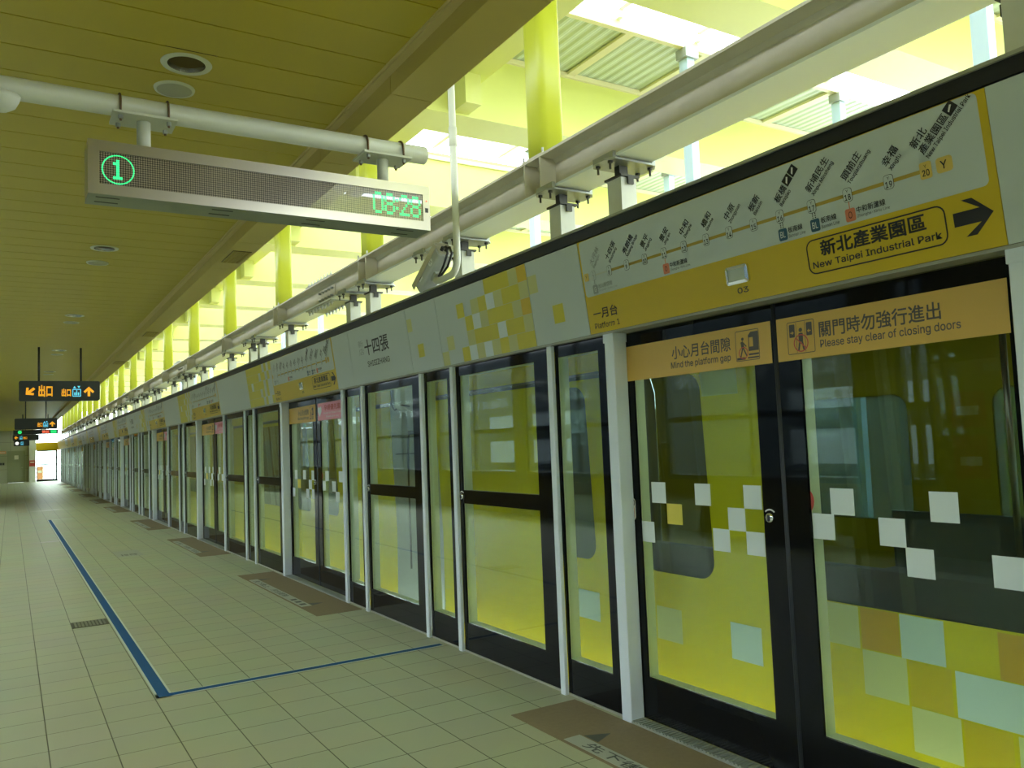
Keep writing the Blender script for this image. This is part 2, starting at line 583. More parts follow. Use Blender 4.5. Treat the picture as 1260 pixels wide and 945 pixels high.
# ceiling of narrow metal strips with real gaps
mb = MB()
mb.box(-3.2, 1.70, -6, YEND, ZC + 0.02, ZC + 0.06, 'dark_gap')
lights_y = [4.206 + 4.2 * k for k in range(0, 14)]
k0 = int(math.floor((-6 - 4.056) / 0.3))
y = 4.056 + 0.3 * k0
while y < YEND:
    a, b = max(y + 0.004, -6), min(y + 0.3 - 0.004, YEND)
    hit = [ly for ly in lights_y if abs((y + 0.15) - ly) < 0.05]
    if hit and hit[0] < 30:
        ly = hit[0]; cx = 0.75
        mb.box(-3.2, cx - 0.12, a, b, ZC, ZC + 0.02, 'ceiling_yellow')
        mb.box(cx + 0.12, 1.66, a, b, ZC, ZC + 0.02, 'ceiling_yellow')
        v, f = hole_plate([(cx - 0.12, a), (cx + 0.12, a), (cx + 0.12, b), (cx - 0.12, b)], [(cx - 0.098, cx + 0.098, ly - 0.098, ly + 0.098)], 0.098, 7)
        mb.raw([(p[0], p[1], ZC) for p in v], f, 'ceiling_yellow')
    else:
        mb.box(-3.2, 1.66, a, b, ZC, ZC + 0.02, 'ceiling_yellow')
    y += 0.3
struct('ceiling', mb, 'yellow ceiling of narrow metal strips across the platform')

mb = MB()
mb.box(1.655, 1.70, -6, YEND, ZC - 0.012, ZC + 0.05, 'trim_cream')
mb.box(1.640, 1.652, -6, YEND, ZC - 0.006, ZC + 0.05, 'trim_cream')
struct('trim_1', mb, 'cream trim along the edge of the yellow ceiling')
mb = MB()
yy = 3.85 - 1.143 * 9
while yy < YEND:
    mb.box(1.70, 1.945, max(yy + 0.003, -6), min(yy + 1.14, YEND), 3.365, ZC + 0.08, 'soffit_yellow')
    yy += 1.143
mb.box(1.71, 1.94, -6, YEND, 3.37, ZC + 0.07, 'dark_gap')
struct('trim_2', mb, 'lowered olive soffit band along the open edge of the ceiling')

# left wall with windows (seen as reflections in the glass)
mb = MB()
win = [(-5.8, -2.2), (-1.8, 1.9), (2.3, 4.55), (5.45, 5.9)]
yw = 6.45
while yw < 28:
    win.append((yw, yw + 3.55)); yw += 4.0
edges = [-6]
WZ0, WZ1 = 0.80, 3.42
for a, b in win:
    mb.box(-3.4, -3.2, edges[-1], a, 0, ZC, 'wall_brown')
    mb.box(-3.4, -3.2, a, b, 0, WZ0, 'wall_brown')
    mb.box(-3.4, -3.2, a, b, WZ1, ZC, 'wall_brown')
    edges.append(b)
mb.box(-3.4, -3.2, edges[-1], YEND, 0, ZC, 'wall_brown')
struct('wall_left', mb, 'brown yellow wall with wide windows along the platform')
for i, (a, b) in enumerate(win):
    fr = MB()
    fr.box(-3.36, -3.24, a, a + 0.06, WZ0, WZ1, 'wall_frame'); fr.box(-3.36, -3.24, b - 0.06, b, WZ0, WZ1, 'wall_frame')
    fr.box(-3.36, -3.24, a + 0.06, b - 0.06, WZ0, WZ0 + 0.07, 'wall_frame'); fr.box(-3.36, -3.24, a + 0.06, b - 0.06, WZ1 - 0.06, WZ1, 'wall_frame')
    fr.box(-3.35, -3.25, (a + b) / 2 - 0.03, (a + b) / 2 + 0.03, WZ0 + 0.07, WZ1 - 0.06, 'wall_frame')
    fr.box(-3.35, -3.25, a + 0.06, b - 0.06, 1.70, 1.78, 'wall_frame')
    o = struct('window_%d' % (i + 1), fr)
    g = MB().box(-3.305, -3.295, a + 0.06, b - 0.06, WZ0 + 0.07, WZ1 - 0.06, 'window_glass').build('pane', o)
struct('building', MB().box(-12, -9.0, -30, 95, -1, 4.4, 'facade_grey').box(-9.0, -3.4, -30, 95, -1.3, -1.0, 'asphalt'), 'grey building outside the platform windows')  # unseen mass added to keep bright sky out of the glass reflections
for i, (yp, z0, z1, w_) in enumerate(((5.05, 1.46, 1.86, 'upper'), (5.05, 0.90, 1.38, 'lower'))):
    t = thing('poster', w_ + ' red poster on the brown wall behind, reflected in the door glass', 'poster', (-3.2, yp, 0))
    MB().box(0.0, 0.012, -0.19, 0.19, z0, z1, 'poster_red').build('board', t)
    MB().box(0.012, 0.014, -0.12, 0.12, z0 + 0.14, z0 + 0.24, 'poster_paper').build('picture', t)
for i, (ya, yb) in enumerate(((7.4, 10.6), (18.0, 22.0))):
    m = MB()
    for z0, z1 in ((-1.0, 0.62), (0.86, 1.50), (1.82, 2.25)):
        m.box(-7.2, -7.0, ya, yb, z0, z1, 'outside_white')
    m.box(-7.35, -7.2, ya, yb, -1.0, 2.25, 'facade_grey')
    tag(m.build('banded_backdrop'), 'pale banded fence added unseen outside the left windows for its reflection, %s one along the platform' % ORD[i], 'backdrop')  # pale bands added out of view to give the glass bright reflections
mb = MB().box(-3.4, 2.95, -6.2, -6.0, 0, ZC, 'wall_panels')
struct('wall_back', mb, 'pale panelled wall behind')  # added out of view so sky light from behind misses posts and ceiling

# end wall with a metal door
mb = MB()
mb.box(-3.2, -0.18, YEND, YEND + 0.2, 0, ZC, 'wall_panels')
mb.box(-0.18, 0.84, YEND, YEND + 0.2, 2.12, ZC, 'wall_panels')
mb.box(0.84, 1.05, YEND, YEND + 0.2, 0, ZC, 'wall_panels')
struct('wall_end', mb, 'pale green panelled wall at the far end of the platform')
mb = MB().cbox(1.05, 1.46, YEND - 0.25, YEND + 0.2, 0, ZC, 'hanger_white', 0.02)
struct('trim_3', mb, 'pale square pillar at the far end')
mb = MB()
mb.box(-0.18, -0.12, YEND - 0.03, YEND + 0.1, 0, 2.12, 'door_olive'); mb.box(0.78, 0.84, YEND - 0.03, YEND + 0.1, 0, 2.12, 'door_olive')
mb.box(-0.12, 0.78, YEND - 0.03, YEND + 0.1, 2.06, 2.12, 'door_olive')
d = struct('door_1', mb, 'olive metal door in the far end wall')
MB().box(-0.12, 0.78, YEND - 0.005, YEND + 0.05, 0.01, 2.06, 'door_olive').build('door_leaf', d)
MB().box(0.22, 0.46, YEND - 0.012, YEND - 0.005, 1.55, 1.82, 'poster_paper').build('notice', d)
MB().tube([(0.70, YEND - 0.005, 1.0), (0.70, YEND - 0.06, 1.0), (0.60, YEND - 0.06, 1.0)], 0.012, 'stainless').build('door_handle', d)
mb = MB()
mb.box(-0.62, -0.32, YEND - 0.03, YEND, 1.18, 1.38, 'stainless_dark')
mb.box(-0.59, -0.49, YEND - 0.036, YEND - 0.03, 1.21, 1.35, 'sign_black'); mb.box(-0.45, -0.35, YEND - 0.036, YEND - 0.03, 1.21, 1.35, 'sign_black')
tag(mb.build('control_panel'), 'small grey control panel on the end wall left of the olive door', 'panel')
mb = MB()
mb.box(-0.75, -0.25, YEND - 0.04, YEND, 1.95, 2.12, 'barrier_orange'); mb.box(-0.70, -0.30, YEND - 0.046, YEND - 0.04, 2.0, 2.06, 'poster_paper')
tag(mb.build('wall_sign'), 'small orange sign on the end wall left of the olive door', 'sign')
t = thing('fire_cabinet', 'red fire cabinet on the pale pillar at the far end', 'cabinet', (1.25, YEND - 0.25, 0))
MB().box(-0.17, 0.17, -0.08, 0, 1.05, 1.45, 'poster_red').build('body', t)
MB().box(-0.12, 0.12, -0.088, -0.08, 1.28, 1.36, 'poster_paper').build('lettering', t)

# end gate of glass with yellow header
t = thing('end_gate', 'dark framed glass end gate under a yellow header beyond the pillar', 'gate', (1.5, YEND, 0))
mb = MB()
mb.box(0, 0.06, -0.03, 0.03, 0, 2.1, 'frit_black'); mb.box(1.14, 1.24, -0.03, 0.03, 0, 2.1, 'frit_black')
mb.box(0.06, 1.14, -0.03, 0.03, 0, 0.14, 'frit_black'); mb.box(0.06, 1.14, -0.03, 0.03, 2.03, 2.1, 'frit_black')
mb.box(0.06, 1.14, -0.03, 0.03, 1.10, 1.17, 'frit_black')
mb.build('frame', t)
MB().box(0.06, 1.14, -0.005, 0.005, 0.14, 2.03, 'clear_glass').build('glass', t)
MB().box(-0.04, 1.30, -0.06, 0.06, 2.1, 2.62, 'header_yellow').build('header_board', t)
# things seen through the end gate
for i, (x, lab) in enumerate(((1.75, 'orange crowd barrier outside the end gate'),)):
    b = MB()
    b.box(x - 0.2, x + 0.2, 66.0, 66.05, 0.1, 1.0, 'barrier_orange'); b.box(x - 0.12, x + 0.12, 65.99, 66.0, 0.55, 0.72, 'poster_paper')
    b.box(x - 0.2, x - 0.15, 65.85, 66.2, 0, 0.1, 'sign_black'); b.box(x + 0.15, x + 0.2, 65.85, 66.2, 0, 0.1, 'sign_black')
    tag(b.build('crowd_barrier'), lab, 'barrier')
t = thing('guard_rail', 'grey guard rail outside behind the glass end gate', 'rail', (2.6, 67.0, 0))
for zz in (0.25, 0.55, 0.85):
    MB().tube([(-1.2, 0, zz), (1.2, 0, zz)], 0.022, 'galvanised', 8).build('rail', t)
for xx in (-1.2, 0, 1.2):
    MB().tube([(xx, 0, -0.02), (xx, 0, 0.95)], 0.025, 'galvanised', 8).build('post', t)
struct('floor_end', MB().box(-3.2, 8, YEND + 0.2, 70, -0.4, -0.02, 'concrete'), 'concrete ground beyond the end gate')

# track bed, opposite wall, roof beyond
mb = MB().box(2.95, 10.4, -8, 100, -1.3, -1.1, 'concrete')
struct('floor_track', mb, 'concrete track bed')
for x in (3.8, 5.24):
    tag(MB().box(x - 0.035, x + 0.035, -8, 100, -1.1, -0.95, 'rail_steel').build('running_rail'),
        'steel running rail of the track, %s the platform' % ('nearer to' if x < 4 else 'farther from'), 'rail')
mb = MB().box(10.2, 10.4, -8, 100, -1.1, 1.9, 'concrete')
struct('wall_right', mb, 'low wall on the far side of the track')
o = struct('window_far', MB().box(10.27, 10.33, -8, 100, 1.9, 2.0, 'wall_frame').box(10.27, 10.33, -8, 100, 4.8, 4.9, 'wall_frame'))
MB().box(10.295, 10.305, -8, 100, 2.0, 4.8, 'roof_sheet_glass').build('pane', o)

# roof beams every three metres, with the deck and the open skylight slots between
NB = 22
BY = [4.14 + 3.0 * (k - 3) for k in range(NB + 3)]
def beam_label(i):
    k = i - 3
    if k < 0:
        return 'lime roof crossbeam overhead, %s one on the near side of the first tall column' % ORD[-k - 1]
    return 'lime box beam of the roof, above the %s tall column from the front' % ORD[k]
b0 = None
for i, y in enumerate(BY):
    if b0 is None:
        b0 = tag(MB().box(1.9, 10.3, 0, 0.5, 4.86, 5.64, 'beam_lime').build('roof_beam', None, (0, y, 0)), beam_label(i), 'beam', 'lime roof beams over the track')
    else:
        dup(b0, (0, y, 0), beam_label(i))
# corrugated deck strip in front of each beam
def deck(x0):
    m = MB()
    pts = []
    x = x0; k = 0
    while x < 10.3:
        pts.append((x, 5.585 + (0.012 if (k // 2) % 2 else 0.0))); x += 0.03; k += 1
    n = len(pts)
    v = [(p[0], -1.10, p[1]) for p in pts] + [(p[0], 0, p[1]) for p in pts]
    m.raw(v, [(i, i + 1, n + i + 1, n + i) for i in range(n - 1)], 'deck_green')
    v2 = [(p[0], p[1], p[2] + 0.03) for p in v]
    m.raw(v2, [(i, i + 1, n + i + 1, n + i) for i in range(n - 1)], 'deck_green')
    return m
dk0 = {}
for i, y in enumerate(BY):
    k = i - 3
    lab = ('pale green corrugated roof strip in front of the lime beam above the %s column' % ORD[k]) if k >= 0 else \
        'corrugated roof strip, %s one on the near side of the first column' % ORD[-k - 1]
    full = k <= 1
    if full not in dk0:
        x0 = 4.12 if full else 7.3
        t = dk0[full] = thing('corrugated_deck', lab, 'roof sheet', (0, y, 0), 'corrugated roof strips between the lime beams')
        deck(x0).build('sheet', t)
        for q in range(6):
            xs = 4.27 + 1.05 * q
            if xs > x0:
                MB().box(xs - 0.05, xs + 0.05, -1.08, 0, 5.555, 5.585, 'deck_seam').build('seam_bar', t)
        MB().box(x0, 10.3, -1.14, -1.08, 5.54, 5.62, 'deck_seam').build('edge_rail', t)
        MB().box(4.12, 10.3, -0.035, 0.0, 5.53, 5.584, 'deck_seam').build('ledge', t)
        MB().box(4.12, 10.3, -2.5, -1.14, 5.765, 5.775, 'roof_sheet_glass').build('skylight_pane', t)
        if not full:
            MB().box(4.12, 7.28, -1.14, -0.001, 5.765, 5.775, 'roof_sheet_glass').build('skylight_pane', t)
        for q in range(5):
            xs = 5.1 + 1.05 * q
            m = MB()
            m.box(xs - 0.03, xs + 0.03, -2.48, -1.14 if xs > x0 else 0.0, 5.70, 5.76, 'ink_white')
            if xs > x0:
                m.box(xs - 0.03, xs + 0.03, -1.20, -1.14, 5.62, 5.70, 'ink_white')
            m.build('slot_strut', t)
    else:
        dup(dk0[full], (0, y, 0), lab)
# closed roof over the platform side
mb = MB().box(-3.4, 3.6, -8, YEND + 1, 5.585, 5.7, 'beam_lime')
struct('roof', mb, 'closed roof above the platform ceiling')
# edge beams running along the platform between the crossbeams
e0 = None
for i, y in enumerate(BY[:-1]):
    k = i - 3
    lab = ('lime edge beam beside the ceiling, just past the %s column from the front' % ORD[k]) if k >= 0 else \
        'lime edge beam beside the ceiling, %s one before the first column' % ORD[-k - 1]
    if e0 is None:
        e0 = thing('edge_beam', lab, 'beam', (0, y, 0), 'lime edge beams beside the ceiling')
        MB().box(3.60, 4.11, 0.5, 3.0, 5.19, 5.58, 'beam_lime').build('beam', e0)
        MB().box(3.83, 4.01, 2.72, 3.0, 4.88, 5.19, 'beam_lime').build('bracket', e0)
    else:
        dup(e0, (0, y, 0), lab)
# blue grey posts of the far side
p0 = None
for i, y in enumerate(BY):
    k = i - 3
    for x in (6.06, 8.55):
        if y < -2 or y > 40:
            continue
        which = 'nearer' if x < 7 else 'farther'
        lab = ('slim blue grey roof post, %s one of the pair before the %s column' % (which, ORD[k])) if k >= 0 else \
            'slim blue grey roof post before the first column, %s one of the pair' % which
        if k < -1:
            continue
        if p0 is None:
            p0 = thing('roof_post', lab, 'post', (x, y - 1.08, 0), 'slim posts over the track')
            MB().box(-0.05, 0.05, -0.06, 0.06, -1.1, 5.54, 'post_blue').build('shaft', p0)
            MB().box(-0.09, 0.09, -0.09, 0.06, 5.44, 5.54, 'galvanised').build('cap', p0)
        else:
            dup(p0, (x, y - 1.08, 0), lab)

# ------------------------------------------------------------------ grey I-beam over the screen, splices, columns
BX0, BX1, BXC = 2.855, 3.115, 2.985
ZB0, ZB1 = 3.074, 3.326
BEAMS = []
bounds = [-0.4, 8.6, 17.6, 26.6, 35.6, 44.6, 53.6, 62.6]
for i in range(len(bounds) - 1):
    a, b = bounds[i], bounds[i + 1]
    t = thing('steel_beam', 'cream steel H-beam above the platform screen, %s length from the front' % ORD[i], 'beam', (0, a, 0), 'steel beam lengths over the screen')
    BEAMS.append(t)
    L = b - a - 0.004
    m = MB()
    m.box(BX0, BX1, 0, L, ZB0, ZB0 + 0.016, 'flange_lit'); m.box(BX0, BX1, 0, L, ZB1 - 0.016, ZB1, 'steel_cream')
    m.box(BXC - 0.008, BXC + 0.008, 0, L, ZB0 + 0.016, ZB1 - 0.016, 'steel_cream')
    # small fillets at the web
    for sx in (-1, 1):
        m.prism([(BXC + sx * 0.008, ZB1 - 0.016), (BXC + sx * 0.03, ZB1 - 0.016), (BXC + sx * 0.008, ZB1 - 0.04)], 'y', 0, L, 'steel_cream')
        m.prism([(BXC + sx * 0.008, ZB0 + 0.016), (BXC + sx * 0.03, ZB0 + 0.016), (BXC + sx * 0.008, ZB0 + 0.04)], 'y', 0, L, 'steel_cream')
    m.build('profile', t)
    for y in BY:
        for yy in (y + 0.05, y + 0.235):
            if a + 0.02 < yy < b - 0.02:
                MB().box(BX0 + 0.004, BXC - 0.008, yy - a - 0.006, yy - a + 0.006, ZB0 + 0.016, ZB1 - 0.016, 'steel_cream').build('stiffener', t)
BOLT = {}
def splice(t, yl):
    m = MB().box(BX0, BX1, yl - 0.42, yl + 0.42, ZB0 - 0.012, ZB0, 'galvanised')
    fl = m.build('splice_plate', t)
    fu = MB().box(BX0, BX1, yl - 0.42, yl + 0.42, ZB1, ZB1 + 0.012, 'galvanised').build('splice_plate', t)
    wp = MB().box(BXC - 0.020, BXC - 0.008, yl - 0.25, yl + 0.25, ZB0 + 0.05, ZB1 - 0.05, 'steel_cream').build('splice_plate', t)
    def put(key, prof, axis, loc, par):
        if key not in BOLT:
            mm = MB(); mm.lathe(prof, (0, 0, 0), axis, 'galvanised', 6, False)
            BOLT[key] = mm.mesh('bolt')
        o = bpy.data.objects.new('bolt', BOLT[key]); COL.objects.link(o); o.location = loc; o.parent = par
    for q in range(8):
        yy = yl - 0.37 + q * 0.1057
        for xx in (BX0 + 0.03, BX1 - 0.03):
            put('d', [(0, -0.045), (0.008, -0.045), (0.008, -0.022), (0.016, -0.022), (0.016, 0), (0, 0)], 'z', (xx, yy, ZB0 - 0.012), fl)
            put('u', [(0.016, 0), (0.016, 0.022), (0.008, 0.022), (0.008, 0.05), (0, 0.05)], 'z', (xx, yy, ZB1 + 0.012), fu)
    for q in range(5):
        for zz in (ZB0 + 0.085, ZB1 - 0.085):
            put('w', [(0, -0.03), (0.014, -0.03), (0.014, 0)], 'x', (BXC - 0.020, yl - 0.2 + q * 0.1, zz), wp)
for i in range(len(bounds) - 2):
    splice(BEAMS[i], bounds[i + 1] - bounds[i])

c0 = None
for i, y in enumerate(BY[2:]):
    k = i - 1
    if y > YEND - 1 or k < 0:
        continue
    lab = 'lime yellow roof column standing on the steel beam, %s column from the front' % ORD[k]
    if c0 is None:
        c0 = thing('roof_column', lab, 'column', (0, y, 0), 'lime yellow roof columns')
        MB().prism(rr_pts(2.885, 3.065, 0.04, 0.245, 0.045, 5), 'z', ZB1 + 0.012, 4.86, 'column_lime', True).build('shaft', c0)
        MB().box(2.862, 3.09, 0.02, 0.265, ZB1, ZB1 + 0.012, 'steel_cream').build('base_plate', c0)
        for xx in (2.872, 3.078):
            for yy in (0.03, 0.255):
                m = MB()
                m.lathe([(0.008, 0), (0.008, 0.03), (0, 0.03)], (xx, yy, ZB1 + 0.012), 'z', 'galvanised', 6, False)
                m.build('bolt', c0)
    else:
        dup(c0, (0, y, 0), lab)

# ------------------------------------------------------------------ platform screen: header body and cap
YS0, YS1 = 0.80, YEND - 0.05
t = thing('screen_header', 'long header casing of the platform screen with black top strip', 'screen header', (0, 0, 0))
MB().prism([(2.825, 2.10), (2.755, 2.625), (3.10, 2.625), (3.10, 2.10)], 'y', YS0, YS1, 'header_body').build('casing', t)
MB().prism([(2.722, 2.625), (2.716, 2.681), (3.10, 2.681), (3.10, 2.625)], 'y', YS0, YS1, 'black_strip').build('top_strip', t)
MB().prism([(2.704, 2.681), (2.704, 2.694), (3.11, 2.694), (3.11, 2.681)], 'y', YS0, YS1, 'lip_grey').build('lip', t)
MB().box(2.80, 2.895, YS0, YS1, 2.088, 2.10, 'lip_grey').build('soffit_strip', t)

# ------------------------------------------------------------------ posts, leaves, fixed panels
def ordn(i):
    return ORD[i]
GL = 2.84                                        # front face of the fixed panels
DL = 2.905                                       # front face of the sliding leaves
proto = {}
post_list = []                                   # (y, description, kind)
def post(y, w, desc):
    key = ('post', w)
    lab = 'white %s' % desc
    if key not in proto:
        big = w > 0.07
        t = thing('screen_post', lab, 'post', (0, y, 0), 'white uprights of the platform screen')
        x1 = 2.902 if big else 2.838
        MB().cbox(2.81, x1, -w / 2, w / 2, 0.0, 2.10, 'post_white', 0.004).build('shaft', t)
        if big:
            MB().box(2.806, 2.902, -w / 2 - 0.004, w / 2 + 0.004, 2.04, 2.10, 'post_white').build('cap', t)
        proto[key] = t
    else:
        dup(proto[key], (0, y, 0), lab)
    post_list.append((y, desc))

def ring_front(m, x, y0, y1, z0, z1, holes, thick, mat):
    """front plate in the (y,z) plane with rectangular openings, given thickness"""
    v, f = hole_plate([(y0, z0), (y1, z0), (y1, z1), (y0, z1)], holes)
    m.raw([(x, p[0], p[1]) for p in v], f, mat)
    m.raw([(x + thick, p[0], p[1]) for p in v], [tuple(reversed(q)) for q in f], mat)
    for lp in [[(y0, z0), (y1, z0), (y1, z1), (y0, z1)]] + [[(a, c), (b, c), (b, d), (a, d)] for a, b, c, d in holes]:
        for i in range(4):
            p, q = lp[i], lp[(i + 1) % 4]
            m.face([(x, *p), (x, *q), (x + thick, *q), (x + thick, *p)], mat)

def reveal(m, x0, x1, holes, w, mat):
    for a, b, c, d in holes:
        m.box(x0, x1, a - w, a, c - w, d + w, mat); m.box(x0, x1, b, b + w, c - w, d + w, mat)
        m.box(x0, x1, a, b, c - w, c, mat); m.box(x0, x1, a, b, d, d + w, mat)

def lock(t, x, y, z, s=1.0):
    l = MB()
    l.lathe([(0, -0.010), (0.020 * s, -0.010), (0.022 * s, -0.006), (0.022 * s, 0)], (x, y, z), 'x', 'chrome', 20)
    l.box(x - 0.016, x - 0.010, y - 0.004, y + 0.004, z - 0.014, z + 0.014, 'gasket')
    o = l.build('lock', t)
    p = Plane(MB(), (x, y, z), (0, -1, 0), (0, 0, 1), 0.0012)
    for q in range(7):
        a0, a1 = PI * 0.25 + PI * 0.5 * q / 7, PI * 0.25 + PI * 0.5 * (q + 1) / 7
        p.poly([(0.040 * math.cos(a0), 0.040 * math.sin(a0)), (0.033 * math.cos(a0), 0.033 * math.sin(a0)), (0.033 * math.cos(a1), 0.033 * math.sin(a1)), (0.040 * math.cos(a1), 0.040 * math.sin(a1))], 'ink_white')
    p.mb.build('lock_mark', t)

def fixed(y0, y1, wide, lab):
    W = round(y1 - y0, 2)
    key = ('fix', W, wide)
    if key not in proto:
        t = thing('glass_screen', lab, 'glass panel', (0, y0, 0), 'fixed glass panels of the platform screen')
        a, b = (0.075, W - 0.045) if wide else (0.09, W - 0.10)
        a, b = (0.19, W - 0.045) if wide else (0.10, W - 0.02)
        if wide:
            holes = [(a, b, 0.21, 1.075), (a, b, 1.172, 2.015)]
        else:
            holes = [(a, b, 0.21, 2.015)]
        m = MB(); ring_front(m, GL, 0.0, W, 0.012, 2.10, holes, 0.012, 'frit_black'); m.build('frame', t)
        m = MB(); reveal(m, GL + 0.014, GL + 0.085, [(a, b, 0.21, 2.015)], 0.03, 'frame_pale'); m.build('reveal', t)
        if wide:
            MB().box(GL + 0.020, GL + 0.07, a, b, 1.078, 1.168, 'gasket').build('crossbar', t)
            lock(t, GL - 0.001, W - 0.035, 1.125)
        MB().box(GL + 0.013, GL + 0.019, a - 0.01, b + 0.01, 0.2, 2.025, 'clear_glass').build('glass', t)
        MB().box(GL - 0.005, GL + 0.06, 0.0, W, 0.0, 0.012, 'lip_grey').build('sill', t)
        proto[key] = t
    else:
        dup(proto[key], (0, y0, 0), lab)

SQ_L = [(3.348, 3.240, 1.163, 1.272, 'w'), (3.025, 2.919, 1.165, 1.272, 'w'), (3.236, 3.124, 1.058, 1.163, 'y'), (3.451, 3.342, 0.951, 1.060, 'w'),
        (2.706, 2.600, 1.163, 1.272, 'w'), (2.810, 2.704, 1.056, 1.163, 'w'), (2.914, 2.808, 0.951, 1.058, 'w'), (2.703, 2.596, 0.951, 1.058, 'w')]
SQ_R = [(2.231, 2.120, 1.163, 1.272, 'w'), (2.326, 2.220, 1.056, 1.163, 'w'), (2.015, 1.904, 1.054, 1.163, 'w'), (1.799, 1.690, 1.160, 1.272, 'w'),
        (1.908, 1.797, 0.946, 1.056, 'w'), (1.585, 1.477, 0.946, 1.058, 'w')]

def icon_gap(p, a0, b0, s):
    """person stepping over the gap towards a train"""
    p.frame(a0, a0 + s, b0, b0 + s, 0.008, 0.003, 'sticker_ink')
    p.poly([(a0 + .55 * s, b0 + .40 * s), (a0 + .55 * s, b0 + .82 * s), (a0 + .66 * s, b0 + .92 * s), (a0 + .97 * s, b0 + .92 * s), (a0 + .97 * s, b0 + .30 * s), (a0 + .55 * s, b0 + .30 * s)], 'sticker_ink')
    p.rect(a0 + .59 * s, a0 + .75 * s, b0 + .44 * s, b0 + .74 * s, 'sticker_orange', 2)
    p.rect(a0 + .04 * s, a0 + .40 * s, b0 + .04 * s, b0 + .12 * s, 'sticker_ink'); p.rect(a0 + .55 * s, a0 + .97 * s, b0 + .16 * s, b0 + .22 * s, 'sticker_ink')
    p.rect(a0 + .50 * s, a0 + .97 * s, b0 + .06 * s, b0 + .11 * s, 'sticker_ink')
    p.circ(a0 + .31 * s, b0 + .72 * s, .055 * s, 'sticker_ink')
    p.poly([(a0 + .25 * s, b0 + .40 * s), (a0 + .22 * s, b0 + .62 * s), (a0 + .32 * s, b0 + .66 * s), (a0 + .38 * s, b0 + .42 * s)], 'sticker_ink')
    p.line(a0 + .30 * s, b0 + .42 * s, a0 + .20 * s, b0 + .12 * s, .05 * s, 'sticker_ink'); p.line(a0 + .33 * s, b0 + .42 * s, a0 + .46 * s, b0 + .16 * s, .05 * s, 'sticker_ink')
    p.line(a0 + .33 * s, b0 + .60 * s, a0 + .46 * s, b0 + .46 * s, .04 * s, 'sticker_ink')
    p.ring(a0 + .33 * s, b0 + .26 * s, .20 * s, .03 * s, 'sticker_red', 2.5)
def icon_doors(p, a0, b0, s):
    """person caught between closing doors, crossed out"""
    p.frame(a0, a0 + s, b0, b0 + s, 0.008, 0.003, 'sticker_ink')
    for q in (.34, .66):
        p.line(a0 + q * s, b0 + .04 * s, a0 + q * s, b0 + .96 * s, 0.002, 'sticker_ink')
    p.rrect(a0 + .08 * s, a0 + .29 * s, b0 + .52 * s, b0 + .92 * s, .03 * s, 'sticker_ink'); p.rrect(a0 + .71 * s, a0 + .92 * s, b0 + .52 * s, b0 + .92 * s, .03 * s, 'sticker_ink')
    for d, c in ((1, .185), (-1, .815)):
        p.line(a0 + (c - .06 * d) * s, b0 + .66 * s, a0 + (c + .03 * d) * s, b0 + .66 * s, .03 * s, 'sticker_orange', 2)
        p.poly([(a0 + (c + .07 * d) * s, b0 + .66 * s), (a0 + c * s, b0 + .72 * s), (a0 + c * s, b0 + .60 * s)], 'sticker_orange', 2)
    p.circ(a0 + .5 * s, b0 + .72 * s, .065 * s, 'sticker_ink')
    p.rrect(a0 + .42 * s, a0 + .58 * s, b0 + .36 * s, b0 + .63 * s, .04 * s, 'sticker_ink')
    p.line(a0 + .46 * s, b0 + .38 * s, a0 + .40 * s, b0 + .10 * s, .06 * s, 'sticker_ink'); p.line(a0 + .54 * s, b0 + .38 * s, a0 + .60 * s, b0 + .10 * s, .06 * s, 'sticker_ink')
    p.ring(a0 + .5 * s, b0 + .32 * s, .27 * s, .035 * s, 'sticker_red', 2.5)
    p.line(a0 + .31 * s, b0 + .50 * s, a0 + .69 * s, b0 + .14 * s, .035 * s, 'sticker_red', 2.5)

